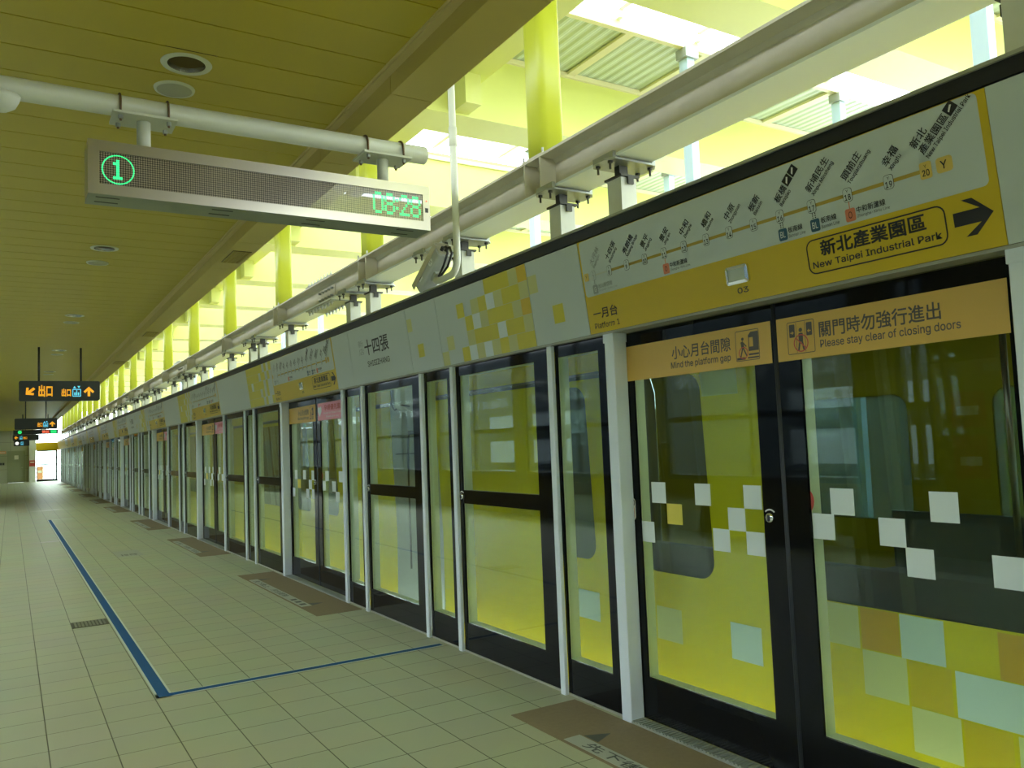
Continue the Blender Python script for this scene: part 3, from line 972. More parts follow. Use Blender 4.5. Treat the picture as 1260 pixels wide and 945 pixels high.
def leaf(side, loc, lab, pink):
    """sliding leaf, local y measured from the door's near edge"""
    key = ('leaf', side, pink)
    if key in proto:
        dup(proto[key], loc, lab); return
    t = thing('sliding_leaf', lab, 'door leaf', loc, 'sliding glass leaves of the platform doors')
    if side == 'L':
        y0, y1, a, b = 1.062, 2.14, 1.183, 2.04
    else:
        y0, y1, a, b = -0.04, 1.054, 0.06, 0.93
    m = MB(); ring_front(m, DL, y0, y1, 0.012, 2.085, [(a, b, 0.234, 1.90)], 0.012, 'frit_black'); m.build('frame', t)
    m = MB(); reveal(m, DL + 0.014, DL + 0.075, [(a, b, 0.234, 1.90)], 0.03, 'frame_pale'); m.build('reveal', t)
    MB().box(DL + 0.013, DL + 0.019, a - 0.01, b + 0.01, 0.225, 1.91, 'clear_glass').build('glass', t)
    # rubber edge at the meeting line
    ye = y0 if side == 'L' else y1
    m = MB(); m.tube([(DL + 0.004, ye, 0.012), (DL + 0.004, ye, 2.085)], 0.009, 'gasket', 8); m.build('rubber_edge', t)
    # printed strip
    s0, s1 = (1.079, 2.14) if side == 'L' else (0.055, 1.045)
    if side == 'R' and pink:
        s0, s1 = 0.02, 1.0
    col = 'sticker_pink' if (pink and side == 'R') else 'sticker_orange'
    st = MB().box(DL - 0.0012, DL - 0.0002, s0, s1, 1.822, 2.012, col).build('warning_strip', t)
    pm = MB(); p = Plane(pm, (DL - 0.0014, 0, 0), (0, -1, 0), (0, 0, 1), 0.0006)
    if side == 'L':
        p.text('小心月台間隙', -1.723, 1.905, 'sticker_ink', 0.402, 0.066, bold=0.012)
        p.text('Mind the platform gap', -1.733, 1.850, 'sticker_ink', 0.410, 0.042, bold=0.01)
        pi = MB(); icon_gap(Plane(pi, (DL - 0.0014, 0, 0), (0, -1, 0), (0, 0, 1), 0.0006), -1.289, 1.848, 0.142); pi.build('pictogram', st)
    elif not pink:
        p.text('關門時勿強行進出', -0.822, 1.905, 'sticker_ink', 0.528, 0.066, bold=0.012)
        p.text('Please stay clear of closing doors', -0.820, 1.853, 'sticker_ink', 0.597, 0.041, bold=0.01)
        pi = MB(); icon_doors(Plane(pi, (DL - 0.0014, 0, 0), (0, -1, 0), (0, 0, 1), 0.0006), -0.988, 1.847, 0.142); pi.build('pictogram', st)
    else:
        p.text('孕婦優先進出', -0.78, 1.925, 'sticker_red', 0.60, 0.060, bold=0.02)
        p.text('Priority for those in need', -0.80, 1.880, 'ink_white', 0.56, 0.028)
        p.text('Please give way', -0.72, 1.842, 'ink_white', 0.40, 0.026)
        pi = MB(); p2 = Plane(pi, (DL - 0.0014, 0, 0), (0, -1, 0), (0, 0, 1), 0.0006); p2.poly([(-0.93, 1.86), (-0.87, 1.92), (-0.87, 1.96), (-0.90, 1.98), (-0.93, 1.96), (-0.96, 1.98), (-0.99, 1.96), (-0.99, 1.92)], 'pix_bright'); pi.build('heart_mark', st)
    pm.build('lettering', st)
    for (ya, yb, za, zb, c) in (SQ_L if side == 'L' else SQ_R):
        pm = MB()
        pm.box(DL + 0.0105, DL + 0.0125, yb - 1.40, ya - 1.40, za, zb, 'frost_white' if c == 'w' else 'frost_yellow')
        pm.build('frosted_square', t)
    if side == 'L':
        lock(t, DL - 0.001, 1.145, 1.131, 1.0)
        pm = MB(); p = Plane(pm, (DL - 0.0004, 0, 0), (0, -1, 0), (0, 0, 1), 0.0012)
        p.rrect(-2.122, -2.072, 1.06, 1.185, 0.025, 'poster_paper'); p.ring(-2.097, 1.158, 0.022, 0.006, 'ink', 2); p.rect(-2.113, -2.081, 1.08, 1.13, 'ink_salmon', 2)
        p.rect(-2.106, -2.088, 1.086, 1.124, 'poster_paper', 3)
        pm.build('pictogram', t)
    else:
        pm = MB(); p = Plane(pm, (DL - 0.0004, 0, 0), (0, -1, 0), (0, 0, 1), 0.0012)
        p = Plane(pm, (DL + 0.0115, 0, 0), (0, -1, 0), (0, 0, 1), 0.0003)
        p.ring(-0.975, 1.215, 0.062, 0.016, 'sticker_red')
        pm.build('pictogram', t)
    proto[key] = t

def sill(y0, lab):
    key = 'sill'
    if key in proto:
        dup(proto[key], (0, y0, 0), lab); return
    m = MB()
    m.box(2.812, 2.90, -0.04, 2.13, 0.0, 0.010, 'aluminium_ridge')
    for q in range(86):
        yy = -0.03 + q * 0.025
        m.box(2.815, 2.897, yy, yy + 0.013, 0.010, 0.015, 'aluminium_ridge')
    o = tag(m.build('sill_plate', None, (0, y0, 0)), lab, 'sill plate', 'ribbed sill plates of the platform doors')
    proto[key] = o

def door_mat(y0, lab):
    key = 'mat'
    if key in proto:
        dup(proto[key], (0, y0, 0), lab); return
    t = thing('door_mat', lab, 'floor mat', (0, y0, 0), 'brown mats before the platform doors')
    MB().box(2.37, 2.806, -0.46, 2.59, 0.0005, 0.003, 'mat_brown').build('mat', t)
    st = MB().box(2.39, 2.49, 0.06, 2.11, 0.003, 0.0045, 'mat_strip').build('text_strip', t)
    pm = MB(); p = Plane(pm, (0, 0, 0.0046), (0, -1, 0), (1, 0, 0), 0.0006)
    p.text('先下後上', -1.98, 2.405, 'mat_ink', 0.55, 0.07, bold=0.01)
    pm.build('lettering', st)
    for q in range(3):
        pm = MB(); p = Plane(pm, (0, 0, 0.0046), (0, -1, 0), (1, 0, 0), 0.0006)
        p.rect(-0.52 + 0.15 * q, -0.44 + 0.15 * q, 2.41, 2.47, 'mat_ink')
        pm.build('dash_mark', st)
    pm = MB(); p = Plane(pm, (0, 0, 0.0046), (0, -1, 0), (1, 0, 0), 0.0006)
    p.text('月台間隙', -1.25, 2.405, 'mat_ink', 0.52, 0.07, bold=0.01)
    pm.build('lettering', st)
    pm = MB(); p = Plane(pm, (0, 0, 0.003), (0, -1, 0), (1, 0, 0), 0.0008)
    p.poly([(-2.09, 2.50), (-1.97, 2.50), (-2.03, 2.63)], 'mat_ink'); p.poly([(-0.20, 2.50), (-0.06, 2.50), (-0.13, 2.63)], 'mat_ink')
    pm.build('arrow', t)
    proto[key] = t

# ------------------------------------------------------------------ header panels (tilted fascia)
FB = Vector((2.79, 0, 2.10)); FT = Vector((2.72, 0, 2.617))
FV = (FT - FB); FH = FV.length
FU = Vector((0, -1, 0)); FN = FU.cross(FV.normalized())
def fascia_panel(m, y0, y1, mat):
    o = FB; b = FN * -0.012
    p = [o + Vector((0, y1, 0)), o + Vector((0, y0, 0)), o + Vector((0, y0, 0)) + FV, o + Vector((0, y1, 0)) + FV]
    q = [x + b for x in p]
    m.raw(p + q, [(0, 1, 2, 3), (7, 6, 5, 4), (0, 4, 5, 1), (1, 5, 6, 2), (2, 6, 7, 3), (3, 7, 4, 0)], mat)
def fplane(m, lift=0.0008):
    return Plane(m, FB, FU, FV, lift)       # v in units of the panel height (0..1)

def fx(ang, h):
    return ang
STN = [('大坪林', 'Dapinglin', '7'), ('十四張', 'Shisizhang', '8'), ('秀朗橋', 'Xiulang Bridge', '9'), ('景平', 'Jingping', '10'), ("景安", "Jing'an", '11'), ('中和', 'Zhonghe', '12'),
       ('橋和', 'Qiaohe', '13'), ('中原', 'Zhongyuan', '14'), ('板新', 'Banxin', '15'), ('板橋', 'Banqiao', '16'), ('新埔民生', 'Xinpu Minsheng', '17'), ('頭前庄', 'Touqianzhuang', '18'),
       ('幸福', 'Xingfu', '19'), ('新北', 'New Taipei Industrial Park', '20')]
SY = [3.545, 3.405, 3.259, 3.116, 2.972, 2.831, 2.685, 2.542, 2.400, 2.257, 2.098, 1.932, 1.759, 1.616]

class FPlane(Plane):
    """fascia plane with true metric v"""
    pass
def metric_plane(m, lift=0.0008):
    return Plane(m, FB, FU, FV.normalized(), lift)

def header_sign(y0, lab, num, group):
    """y0: near edge of the door opening"""
    key = 'sign'
    yb = 1.40
    if key in proto and num != '03':
        s = proto[key]
        r = s.copy(); COL.objects.link(r); r.location = (0, y0 - yb, 0); r['label'] = lab
        for ch in list(s.children):
            c = ch.copy(); COL.objects.link(c); c.parent = r
            for g in list(ch.children):
                d = g.copy(); COL.objects.link(d); d.parent = c
        return
    t = thing('route_sign', lab, 'sign', (0, y0 - yb, 0), group)
    m = MB(); fascia_panel(m, 1.385, 3.650, 'header_yellow'); m.build('panel', t)
    m = MB(); p = metric_plane(m, 0.0006)
    H = FH
    p.poly(rr_pts(-3.637, -1.412, 0.397 * H, 0.995 * H, 0.02), 'header_white')
    wp = m.build('map_panel', t)
    # route line, stations, names
    m = MB(); p = metric_plane(m, 0.0012)
    zc = 0.609 * H
    p.line(-SY[1], zc, -SY[13], zc, 0.014, 'route_gold')
    p.line(-SY[0], zc, -SY[1], zc, 0.008, 'route_gold_faint')
    p.rrect(-3.627, -3.588, zc - 0.022, zc + 0.022, 0.008, 'badge_gold', 1.5); p.text('Y', -3.615, zc - 0.011, 'ink', 0.014, 0.022, k=2)
    p.rrect(-1.578, -1.520, zc - 0.026, zc + 0.028, 0.012, 'badge_gold', 1.5); p.text('Y', -1.562, zc - 0.013, 'ink', 0.022, 0.028, bold=0.01, k=2)
    ang = math.radians(43)
    for i, (zh, en, no) in enumerate(STN):
        u = -SY[i]
        faint = i == 0
        ink = 'ink_grey' if faint else 'ink'
        if i == 13:
            p.rrect(u - 0.022, u + 0.022, zc - 0.030, zc + 0.030, 0.008, 'badge_gold', 2)
        else:
            p.rrect(u - 0.020, u + 0.020, zc - 0.027, zc + 0.027, 0.012, ink, 1.8)
            p.rrect(u - 0.0185, u + 0.0185, zc - 0.0255, zc + 0.0255, 0.011, 'header_white', 2.4)
        p.text('Y', u - 0.005, zc + 0.008, ink, 0.010, 0.012, k=3)
        p.text(no, u - (0.013 if len(no) > 1 else 0.007), zc - 0.020, ink, 0.026 if len(no) > 1 else 0.012, 0.022, bold=0.012, k=3)
        # names slant upwards from above each stop
        n = len(zh)
        d = Vector((math.cos(ang), math.sin(ang))); nn = Vector((-d.y, d.x))
        st = Vector((u, zc))
        ex = {'Dapinglin': .085, 'Shisizhang': .095, 'Xiulang Bridge': .135, 'Jingping': .075, "Jing'an": .065, 'Zhonghe': .075, 'Qiaohe': .065, 'Zhongyuan': .095, 'Banxin': .065, 'Banqiao': .075,
              'Xinpu Minsheng': .150, 'Touqianzhuang': .140, 'Xingfu': .062, 'New Taipei Industrial Park': .232}[en]
        e = st + d * 0.038 + nn * (0.014 if not any(c in en for c in 'gpqj') else 0.0095)
        p.text(en, e.x, e.y, ink, ex, 0.021 if any(c in en for c in 'gpqj') else 0.0165, ang, bold=0.012, k=2)
        q = st + d * 0.038 + nn * 0.037
        if i < 13:
            p.text(zh, q.x, q.y, ink, 0.037 * n, 0.034, ang, bold=0.012, k=2)
        else:
            p.text('產業園區', q.x, q.y, ink, 0.143, 0.034, ang, bold=0.012, k=2)
            w = q + nn * 0.040
            p.text('新北', w.x, w.y, ink, 0.072, 0.034, ang, bold=0.012, k=2)
            a = q + d * 0.148 - nn * 0.004
            c4 = [a, a + d * 0.040, a + d * 0.040 + nn * 0.040, a + nn * 0.040]
            p.poly([(x.x, x.y) for x in c4], 'ink', 2)
            a = a + d * 0.008 + nn * 0.012
            p.poly([(x.x, x.y) for x in (a, a + d * 0.024 + nn * 0.011, a + d * 0.020 + nn * 0.017, a + nn * 0.007)], 'ink_white', 3)
        if i == 9:
            for q_, lab_ in ((0.080, 'T'), (0.124, 'H')):
                a = q + d * q_
                p.poly([(x.x, x.y) for x in (a, a + d * 0.040, a + d * 0.040 + nn * 0.040, a + nn * 0.040)], 'ink', 2)
                a = a + d * 0.008 + nn * 0.008
                p.poly([(x.x, x.y) for x in (a, a + d * 0.024 + nn * 0.016, a + d * 0.020 + nn * 0.024, a + nn * 0.010)], 'ink_white', 3)
    zt = 0.460 * H
    for u, code, col, zh, en, dotted in ((-2.971, 'O', 'ink_salmon', '中和新蘆線', 'Zhonghe-Xinlu Line', False), (-1.932, 'O', 'ink_salmon', '中和新蘆線', 'Zhonghe-Xinlu Line', False),
                                         (-2.255, 'BL', 'ink_blue', '板南線', 'Bannan Line', True), (-2.094, 'BL', 'ink_blue', '板南線', 'Bannan Line', True),
                                         (-3.543, 'G', 'ink_grey', '松山新店線', 'Songshan-Xindian Line', False)):
        if dotted:
            for q in range(4):
                for du in (-0.006, 0.006):
                    p.rect(u + du - 0.0025, u + du + 0.0025, zt + 0.028 + q * 0.0085, zt + 0.033 + q * 0.0085, 'ink', 1.6)
        else:
            p.line(u, zt, u, zc - 0.026, 0.004, col, 1.6)
        p.rrect(u - 0.022, u + 0.022, zt - 0.025, zt + 0.025, 0.008, col, 2)
        p.text(code, u - (0.008 if len(code) == 1 else 0.013), zt - 0.013, 'ink' if code == 'O' else 'ink_white', 0.016 if len(code) == 1 else 0.026, 0.026, k=3)
        ink = 'ink_grey' if code == 'G' else 'ink'
        wz = 0.024 * len(zh)
        p.text(zh, u + 0.028, zt + 0.000, ink, wz, 0.024, bold=0.01, k=2); p.text(en, u + 0.028, zt - 0.020, ink, max(wz, 0.0075 * len(en)), 0.014, k=2)
    m.build('route_map', wp)
    # yellow band: destination, arrow, platform number, lamp
    m = MB(); p = metric_plane(m, 0.0010)
    p.frame(-2.155, -1.572, 0.088 * H, 0.358 * H, 0.035, 0.0055, 'ink')
    p.text('新北產業園區', -2.087, 0.215 * H, 'ink', 0.440, 0.118 * H, bold=0.022)
    p.text('New Taipei Industrial Park', -2.133, 0.122 * H, 'ink', 0.538, 0.062 * H, bold=0.014)
    m.build('destination_box', t)
    m = MB(); p = metric_plane(m, 0.0010)
    p.text('一月台', -3.598, 0.150 * H, 'ink', 0.208, 0.108 * H, bold=0.014)
    p.text('Platform 1', -3.600, 0.046 * H, 'ink', 0.215, 0.060 * H, bold=0.006)
    m.build('platform_number', t)
    m = MB(); p = metric_plane(m, 0.0010)
    p.text(num, -2.545, 0.076 * H, 'ink', 0.062, 0.048 * H, bold=0.012)
    m.build('door_number', t)
    m = MB(); p = metric_plane(m, 0.0010)
    c = 0.229 * H
    p.poly([(-1.547, c - 0.024), (-1.455, c - 0.024), (-1.512, 0.106 * H), (-1.475, 0.106 * H), (-1.412, c), (-1.477, 0.348 * H), (-1.513, 0.348 * H), (-1.455, c + 0.024), (-1.547, c + 0.024)], 'ink')
    m.build('arrow', t)
    m = MB()
    pl = metric_plane(m, 0.001)
    a0, a1, b0, b1 = -2.590, -2.462, 0.158 * H, 0.315 * H
    o_ = rr_pts(a0, a1, b0, b1, 0.012); i_ = rr_pts(a0 + 0.014, a1 - 0.014, b0 + 0.014, b1 - 0.014, 0.008)
    n = len(o_)
    for q in range(n):
        r = (q + 1) % n
        m.face([pl.P(*o_[q], 0), pl.P(*o_[r], 0), pl.P(*o_[r], 14), pl.P(*o_[q], 14)], 'chrome')
        m.face([pl.P(*o_[q], 14), pl.P(*o_[r], 14), pl.P(*i_[r], 18), pl.P(*i_[q], 18)], 'chrome')
        m.face([pl.P(*i_[q], 18), pl.P(*i_[r], 18), pl.P(*i_[r], 10), pl.P(*i_[q], 10)], 'chrome')
    lm = m.build('door_lamp', t)
    m = MB(); pl = metric_plane(m, 0.001); pl.poly(i_, 'lamp_lens', 12); m.build('lens', lm)
    if num == '03':
        proto[key] = t

def plain_panel(y0, y1, lab, cells=(), grid=None, mat='header_white', texts=None, name='header_board'):
    t = thing(name, lab, 'header panel', (0, y0, 0), 'header boards above the platform screen')
    W = y1 - y0
    m = MB(); fascia_panel(m, 0.0025, W - 0.0025, mat); m.build('panel', t)
    C = {'Y': 'pix_yellow', 'P': 'pix_pale', 'O': 'pix_orange', 'B': 'pix_bright', 'W': 'header_white'}
    for (ya, yb, ta, tb, c) in cells:
        m = MB(); metric_plane(m, 0.0006).rect(-(ya - y0), -(yb - y0), ta * FH, tb * FH, C[c]); m.build('pixel_square', t)
    m = MB(); p = metric_plane(m, 0.0006)
    if grid:
        nc = len(grid[0]); cw = (W - 0.005) / nc
        for r, row in enumerate(grid):
            for k, c in enumerate(row):
                if c == '.':
                    continue
                u0 = -(W - 0.0025) + k * cw
                p.rect(u0, u0 + cw, (4 - r) * 0.2 * FH + 0.001, (5 - r) * 0.2 * FH - 0.001, C[c])
    if m.v:
        m.build('pixel_pattern', t)
    if texts:
        m = MB(); p = metric_plane(m, 0.0010)
        for (body, ya, ta, w, h, mt, bd) in texts:
            p.text(body, -(ya - y0), ta * FH, mt, w, h * FH, bold=bd)
        m.build('lettering', t)
    return t

GRID_A = ['.......YYYPO', '...Y.PYBPYYP', '....YBPYYYPO', '.P..PYYYBYYP', 'P..YBPBPYPYY']
GRID_B = ['YYYYYYYY.Y.Y', 'YYYYYY.YY.Y.', 'YYBYYYYY.Y..', 'YYYYYY.Y.Y..', 'YYYYYYY.Y..Y']
GRID_C = ['..YYYYYYYY', '.Y.YYYYYYY', 'Y.YYBYYYYY', '..Y.YYYYYY', '.Y.YYYYBYY']

door_name = lambda i: '%s door from the front' % ORD[i]
NEARC = ['the %s' % door_name(i) for i in range(len(DOORS))]
post(1.34, 0.12, 'right upright of %s, cut by the photo edge' % NEARC[0])
plain_panel(0.80, 1.385, 'plain white header board right of the first route sign, cut by the photo edge')
for i, y0 in enumerate(DOORS):
    D = NEARC[i]
    yj = y0 + 2.12                                # left jamb post centre
    pink = i >= 1
    leaf('R', (0, y0, 0), ('right glass leaf of %s, %s strip on top' % (D, 'pink' if pink else 'orange closing-doors')), pink)
    leaf('L', (0, y0, 0), 'left glass leaf of %s, orange mind-the-gap strip on top' % D, pink)
    sill(y0, 'ribbed metal sill plate under the leaves of %s' % D)
    door_mat(y0, 'brown floor mat with white text strip before %s' % D)
    header_sign(y0, 'route map sign with yellow arrow band over %s' % D, '03', 'route signs above the platform doors')
    post(yj, 0.08, 'left upright of %s, thick one' % D)
    if i == len(DOORS) - 1:
        nxt = YS1 - 0.02
        segs = [('n', 0.55), ('w', 1.3), ('n', 0.54), ('w', 1.3), ('n', 0.54), ('w', 1.3), ('n', 0.54), ('w', 1.3)]
        y = yj + 0.04
        run = []
        for kind, w in segs:
            if y + w > nxt:
                break
            run.append((kind, y, y + w)); y += w + 0.04
    else:
        nxt = DOORS[i + 1] - 0.035              # centre of the post at the right jamb of the next door
        a = yj + 0.04
        tot = nxt - 0.03 - a
        if i in LONG_AFTER:
            f = [('n', 0.53), ('w', 1.265), ('n', 0.50), ('w', 1.255), ('n', 0.48)]
        else:
            f = [('w', 1.28), ('n', 0.45), ('w', 1.28)]
        s = tot - 0.05 * (len(f) - 1); k = s / sum(w for _, w in f)
        run = []; y = a
        for kind, w in f:
            run.append((kind, y, y + w * k)); y += w * k + 0.05
    for q, (kind, a, b) in enumerate(run):
        fixed(a, b, kind == 'w', '%s glass panel, %s panel left of %s' % ('wide barred' if kind == 'w' else 'narrow', ORD[q], D))
        if q < len(run) - 1:
            post(b + 0.025, 0.05, '%s thin upright left of %s' % (ORD[q], D))
    if i < len(DOORS) - 1:
        post(nxt, 0.06, 'right upright of %s' % NEARC[i + 1])
    # header panels between this sign and the next
    a = y0 + 2.252
    b = (DOORS[i + 1] - 0.015) if i < len(DOORS) - 1 else YS1
    if i in LONG_AFTER:
        o = y0 - 1.40
        plain_panel(a, o + 4.20, 'header board with one yellow square left of %s' % D,
                    [(o + 4.197, o + 4.10, 0.62, 0.83, 'P'), (o + 3.978, o + 3.870, 0.207, 0.418, 'Y')])
        plain_panel(o + 4.20, o + 5.48, 'dense yellow pixel header board, second left of %s' % D, grid=GRID_A)
        plain_panel(o + 5.48, o + 6.03, 'narrow white header board with two squares, third left of %s' % D,
                    [(o + 6.02, o + 5.93, 0.63, 0.83, 'P'), (o + 5.88, o + 5.775, 0.21, 0.41, 'Y')])
        plain_panel(o + 6.03, o + 7.352, 'white header board with black station name left of %s' % D,
                    texts=[('十四張', o + 6.98, 0.470, 0.54, 0.265, 'ink', 0.012), ('SHISIZHANG', o + 6.96, 0.270, 0.50, 0.095, 'ink', 0.008),
                           ('新', o + 7.125, 0.64, 0.12, 0.115, 'ink_grey', 0.0), ('店', o + 7.125, 0.50, 0.12, 0.115, 'ink_grey', 0.0)])
        plain_panel(o + 7.352, b, 'narrow plain white header board right of the sign over %s' % NEARC[i + 1])
    elif i < len(DOORS) - 1:
        far = y0 > 40
        plain_panel(a, a + 1.22, 'yellow header board with scattered white squares left of %s' % D, grid=GRID_B, mat='header_white')
        plain_panel(a + 1.22, b, ('wide plain yellow' if far else 'wide plain white') + ' header board between the signs of the %s and %s doors' % (ORD[i], ORD[i + 1]),
                    mat='header_yellow' if far else 'header_white')
    else:
        n = 4
        for q in range(n):
            plain_panel(a + (b - a) * q / n, a + (b - a) * (q + 1) / n, 'yellow header board beyond the last platform door, %s of four' % ORD[q], mat='header_yellow')

# hanger brackets over the posts
h0 = None
for (y, desc) in post_list:
    lab = 'steel hanger above the %s' % desc.replace(', cut by the photo edge', '').replace(', thick one', '')
    if y > 55:
        continue
    if h0 is None:
        h0 = thing('hanger_bracket', lab, 'bracket', (0, y, 0), 'hanger brackets between the screen and the steel beam')
        m = MB()
        m.prism([(2.80, -0.05), (2.84, -0.10), (3.13, -0.10), (3.17, -0.05), (3.17, 0.05), (3.13, 0.10), (2.84, 0.10), (2.80, 0.05)], 'z', 3.052, 3.064, 'galvanised')
        m.box(2.83, 2.853, -0.09, 0.09, 3.064, 3.10, 'galvanised'); m.box(3.117, 3.14, -0.09, 0.09, 3.064, 3.10, 'galvanised')
        m.build('clamp_plate', h0)
        for xx in (2.838, 3.128):
            for yy in (-0.055, 0.055):
                m = MB()
                m.lathe([(0, -0.035), (0.007, -0.035), (0.007, 0.0), (0.015, 0.0), (0.015, 0.012), (0.007, 0.012), (0.007, 0.06), (0, 0.06)], (xx, yy, 3.04), 'z', 'dark_steel', 6, False)
                m.build('bolt', h0)
        MB().box(2.93, 2.99, -0.022, 0.022, 2.985, 3.052, 'dark_steel').build('stem', h0)
        m = MB()
        m.box(2.895, 3.03, -0.075, 0.075, 2.973, 2.985, 'dark_steel'); m.box(2.94, 2.98, -0.082, -0.072, 2.93, 2.973, 'dark_steel'); m.box(2.94, 2.98, 0.072, 0.082, 2.93, 2.973, 'dark_steel')
        m.build('saddle', h0)
        m = MB()
        m.box(2.905, 3.015, -0.06, -0.052, 2.694, 2.972, 'hanger_white'); m.box(2.905, 2.912, -0.052, 0.06, 2.694, 2.972, 'hanger_white'); m.box(3.008, 3.015, -0.052, 0.06, 2.694, 2.972, 'hanger_white')
        m.build('channel_post', h0)
    else:
        dup(h0, (0, y, 0), lab)

# ------------------------------------------------------------------ train behind the screen
TW = [(3.22, -0.7), (3.25, -0.2), (3.252, 0.72), (3.235, 1.30), (3.205, 1.90), (3.23, 1.96), (3.29, 2.22), (3.45, 2.42), (3.9, 2.58), (4.5, 2.63)]
def tx(z):
    for (xa, za), (xb, zb) in zip(TW[:-1], TW[1:]):
        if z <= zb:
            return xa + (xb - xa) * (z - za) / (zb - za)
    return TW[-1][0]
def train_car(y0, y1, wins, lab, cells):
    t = thing('train_car', lab, 'train', (0, y0, 0), 'yellow train cars')
    L = y1 - y0
    # near side with window openings, split in horizontal bands so that it follows the curve
    m = MB()
    loc = [(a - y0, b - y0, c, d) for a, b, c, d in wins]
    v, f = hole_plate([(0, 0.72 - 0.1), (L, 0.72 - 0.1), (L, 1.90), (0, 1.90)], loc, 0.11, 5)
    m.raw([(tx(p[1]), p[0], p[1]) for p in v], f, 'train_yellow')
    lo = [(3.22, -0.7), (3.25, -0.2), (3.2515, 0.62)]
    for (xa, za), (xb, zb) in zip(lo[:-1], lo[1:]):
        m.face([(xa, 0, za), (xa, L, za), (xb, L, zb), (xb, 0, zb)], 'train_yellow')
    hi = [(3.205, 1.90), (3.20, 1.925), (3.225, 1.945), (3.29, 2.22), (3.45, 2.42), (3.9, 2.58), (4.5, 2.63), (5.1, 2.58), (5.55, 2.42), (5.71, 2.22), (5.79, 1.96)]
    for q, ((xa, za), (xb, zb)) in enumerate(zip(hi[:-1], hi[1:])):
        m.face([(xa, 0, za), (xa, L, za), (xb, L, zb), (xb, 0, zb)], 'train_dark' if q in (0, 1) else 'train_yellow', q > 1)
    nw = int(L // 2.2)
    far = [(0.6 + k * 2.2, 0.6 + k * 2.2 + 1.55, 0.80, 1.75) for k in range(nw) if 0.6 + k * 2.2 + 1.55 < L - 0.3]
    v, f = hole_plate([(0, -0.7), (L, -0.7), (L, 1.96), (0, 1.96)], far, 0.11, 4)
    m.raw([(5.79, p[0], p[1]) for p in v], f, 'train_yellow')
    for yy in (0.0, L):
        m.face([(x, yy, z) for x, z in ((3.225, -0.7), (5.785, -0.7), (5.785, 1.95), (5.70, 2.21), (5.54, 2.41), (5.1, 2.57), (4.5, 2.62), (3.9, 2.57), (3.46, 2.41), (3.30, 2.21), (3.21, 1.93), (3.255, 0.72))], 'train_grey')
    m.box(3.26, 5.78, 0.01, L - 0.01, -0.02, 0.02, 'train_floor')
    m.box(3.32, 5.68, 0.01, L - 0.01, 2.20, 2.23, 'train_inside')
    m.build('body', t)
    m = MB()
    for a, b, c, d in loc:
        m.raw([(tx(p[1]) + 0.012, p[0], p[1]) for p in rr_pts(a - 0.01, b + 0.01, c - 0.01, d + 0.01, 0.12, 5)], [tuple(range(24))], 'tinted_glass')
    m.build('window_glass', t)
    m = MB()
    for a, b, c, d in far:
        m.raw([(5.78, p[0], p[1]) for p in rr_pts(a - 0.01, b + 0.01, c - 0.01, d + 0.01, 0.12, 5)], [tuple(range(24))], 'tinted_glass')
    m.build('far_window_glass', t)
    m = MB(); m.box(3.75, 3.95, 0.4, L - 0.4, 2.18, 2.20, 'train_lamp'); m.box(5.05, 5.25, 0.4, L - 0.4, 2.18, 2.20, 'train_lamp'); m.build('ceiling_lamp', t)
    m = MB()
    for k in range(3):
        a = 1.2 + k * (L - 2.4) / 3
        b = a + (L - 2.4) / 3 - 1.5
        for x0, x1, xb in ((3.30, 3.72, 3.30), (5.32, 5.74, 5.68)):
            m.cbox(x0, x1, a, b, 0.38, 0.46, 'train_seat', 0.03); m.cbox(xb, xb + 0.06, a, b, 0.46, 0.88, 'train_seat', 0.015); m.box(x0 + 0.05, x1 - 0.05, a + 0.05, b - 0.05, 0.02, 0.38, 'train_floor')
    m.build('seat_bench', t)
    m = MB()
    k = 1.0
    while k < L - 0.8:
        m.tube([(4.5, k, 0.02), (4.5, k, 2.2)], 0.018, 'stainless', 8); k += 1.9
    m.build('grab_pole', t)
    m = MB()
    for (ya, yb, za, zb, c) in cells:
        C = {'O': 'train_orange', 'P': 'train_pale', 'W': 'train_white', 'D': 'train_yellow_dark'}
        m.face([(tx(za) - 0.0015, ya - y0, za), (tx(za) - 0.0015, yb - y0, za), (tx(zb) - 0.0015, yb - y0, zb), (tx(zb) - 0.0015, ya - y0, zb)], C[c])
    if m.v:
        m.build('pixel_pattern', t)
    m = MB()
    m.box(3.5, 5.5, 1.5, 3.6, -0.95, -0.72, 'train_dark'); m.box(3.5, 5.5, L - 3.6, L - 1.5, -0.95, -0.72, 'train_dark')
    m.build('bogie', t)
C1 = []
for (a, b) in ((4.30, 4.86), (3.25, 3.83), (0.85, 2.64), (-0.9, -0.34), (-1.95, -1.37), (-4.4, -2.6)):
    C1.append((a, b, 0.72, 1.86))
cells1 = [(2.37, 2.185, 0.535, 0.715, 'O'), (2.18, 1.985, 0.53, 0.715, 'W'), (1.77, 1.60, 0.53, 0.71, 'O'), (2.37, 2.16, 0.335, 0.53, 'P'), (2.15, 1.965, 0.34, 0.525, 'D'), (1.95, 1.62, 0.34, 0.525, 'W'),
          (1.93, 1.74, 0.15, 0.335, 'D'), (2.15, 1.94, 0.15, 0.335, 'P'), (2.60, 2.38, 0.53, 0.715, 'P'), (1.60, 1.4, 0.34, 0.52, 'P'), (1.4, 1.2, 0.53, 0.71, 'W'), (1.72, 1.5, 0.15, 0.33, 'P'),
          (3.16, 2.95, 0.33, 0.52, 'W'), (3.24, 2.98, 1.30, 1.51, 'W'), (3.24, 2.98, 1.72, 1.88, 'P'), (3.00, 2.78, 1.10, 1.30, 'D'),
          (4.52, 4.29, 0.33, 0.515, 'W'), (6.03, 5.82, 1.49, 1.70, 'W'), (5.34, 5.13, 1.14, 1.33, 'W'), (3.74, 3.53, 0.33, 0.52, 'P')]
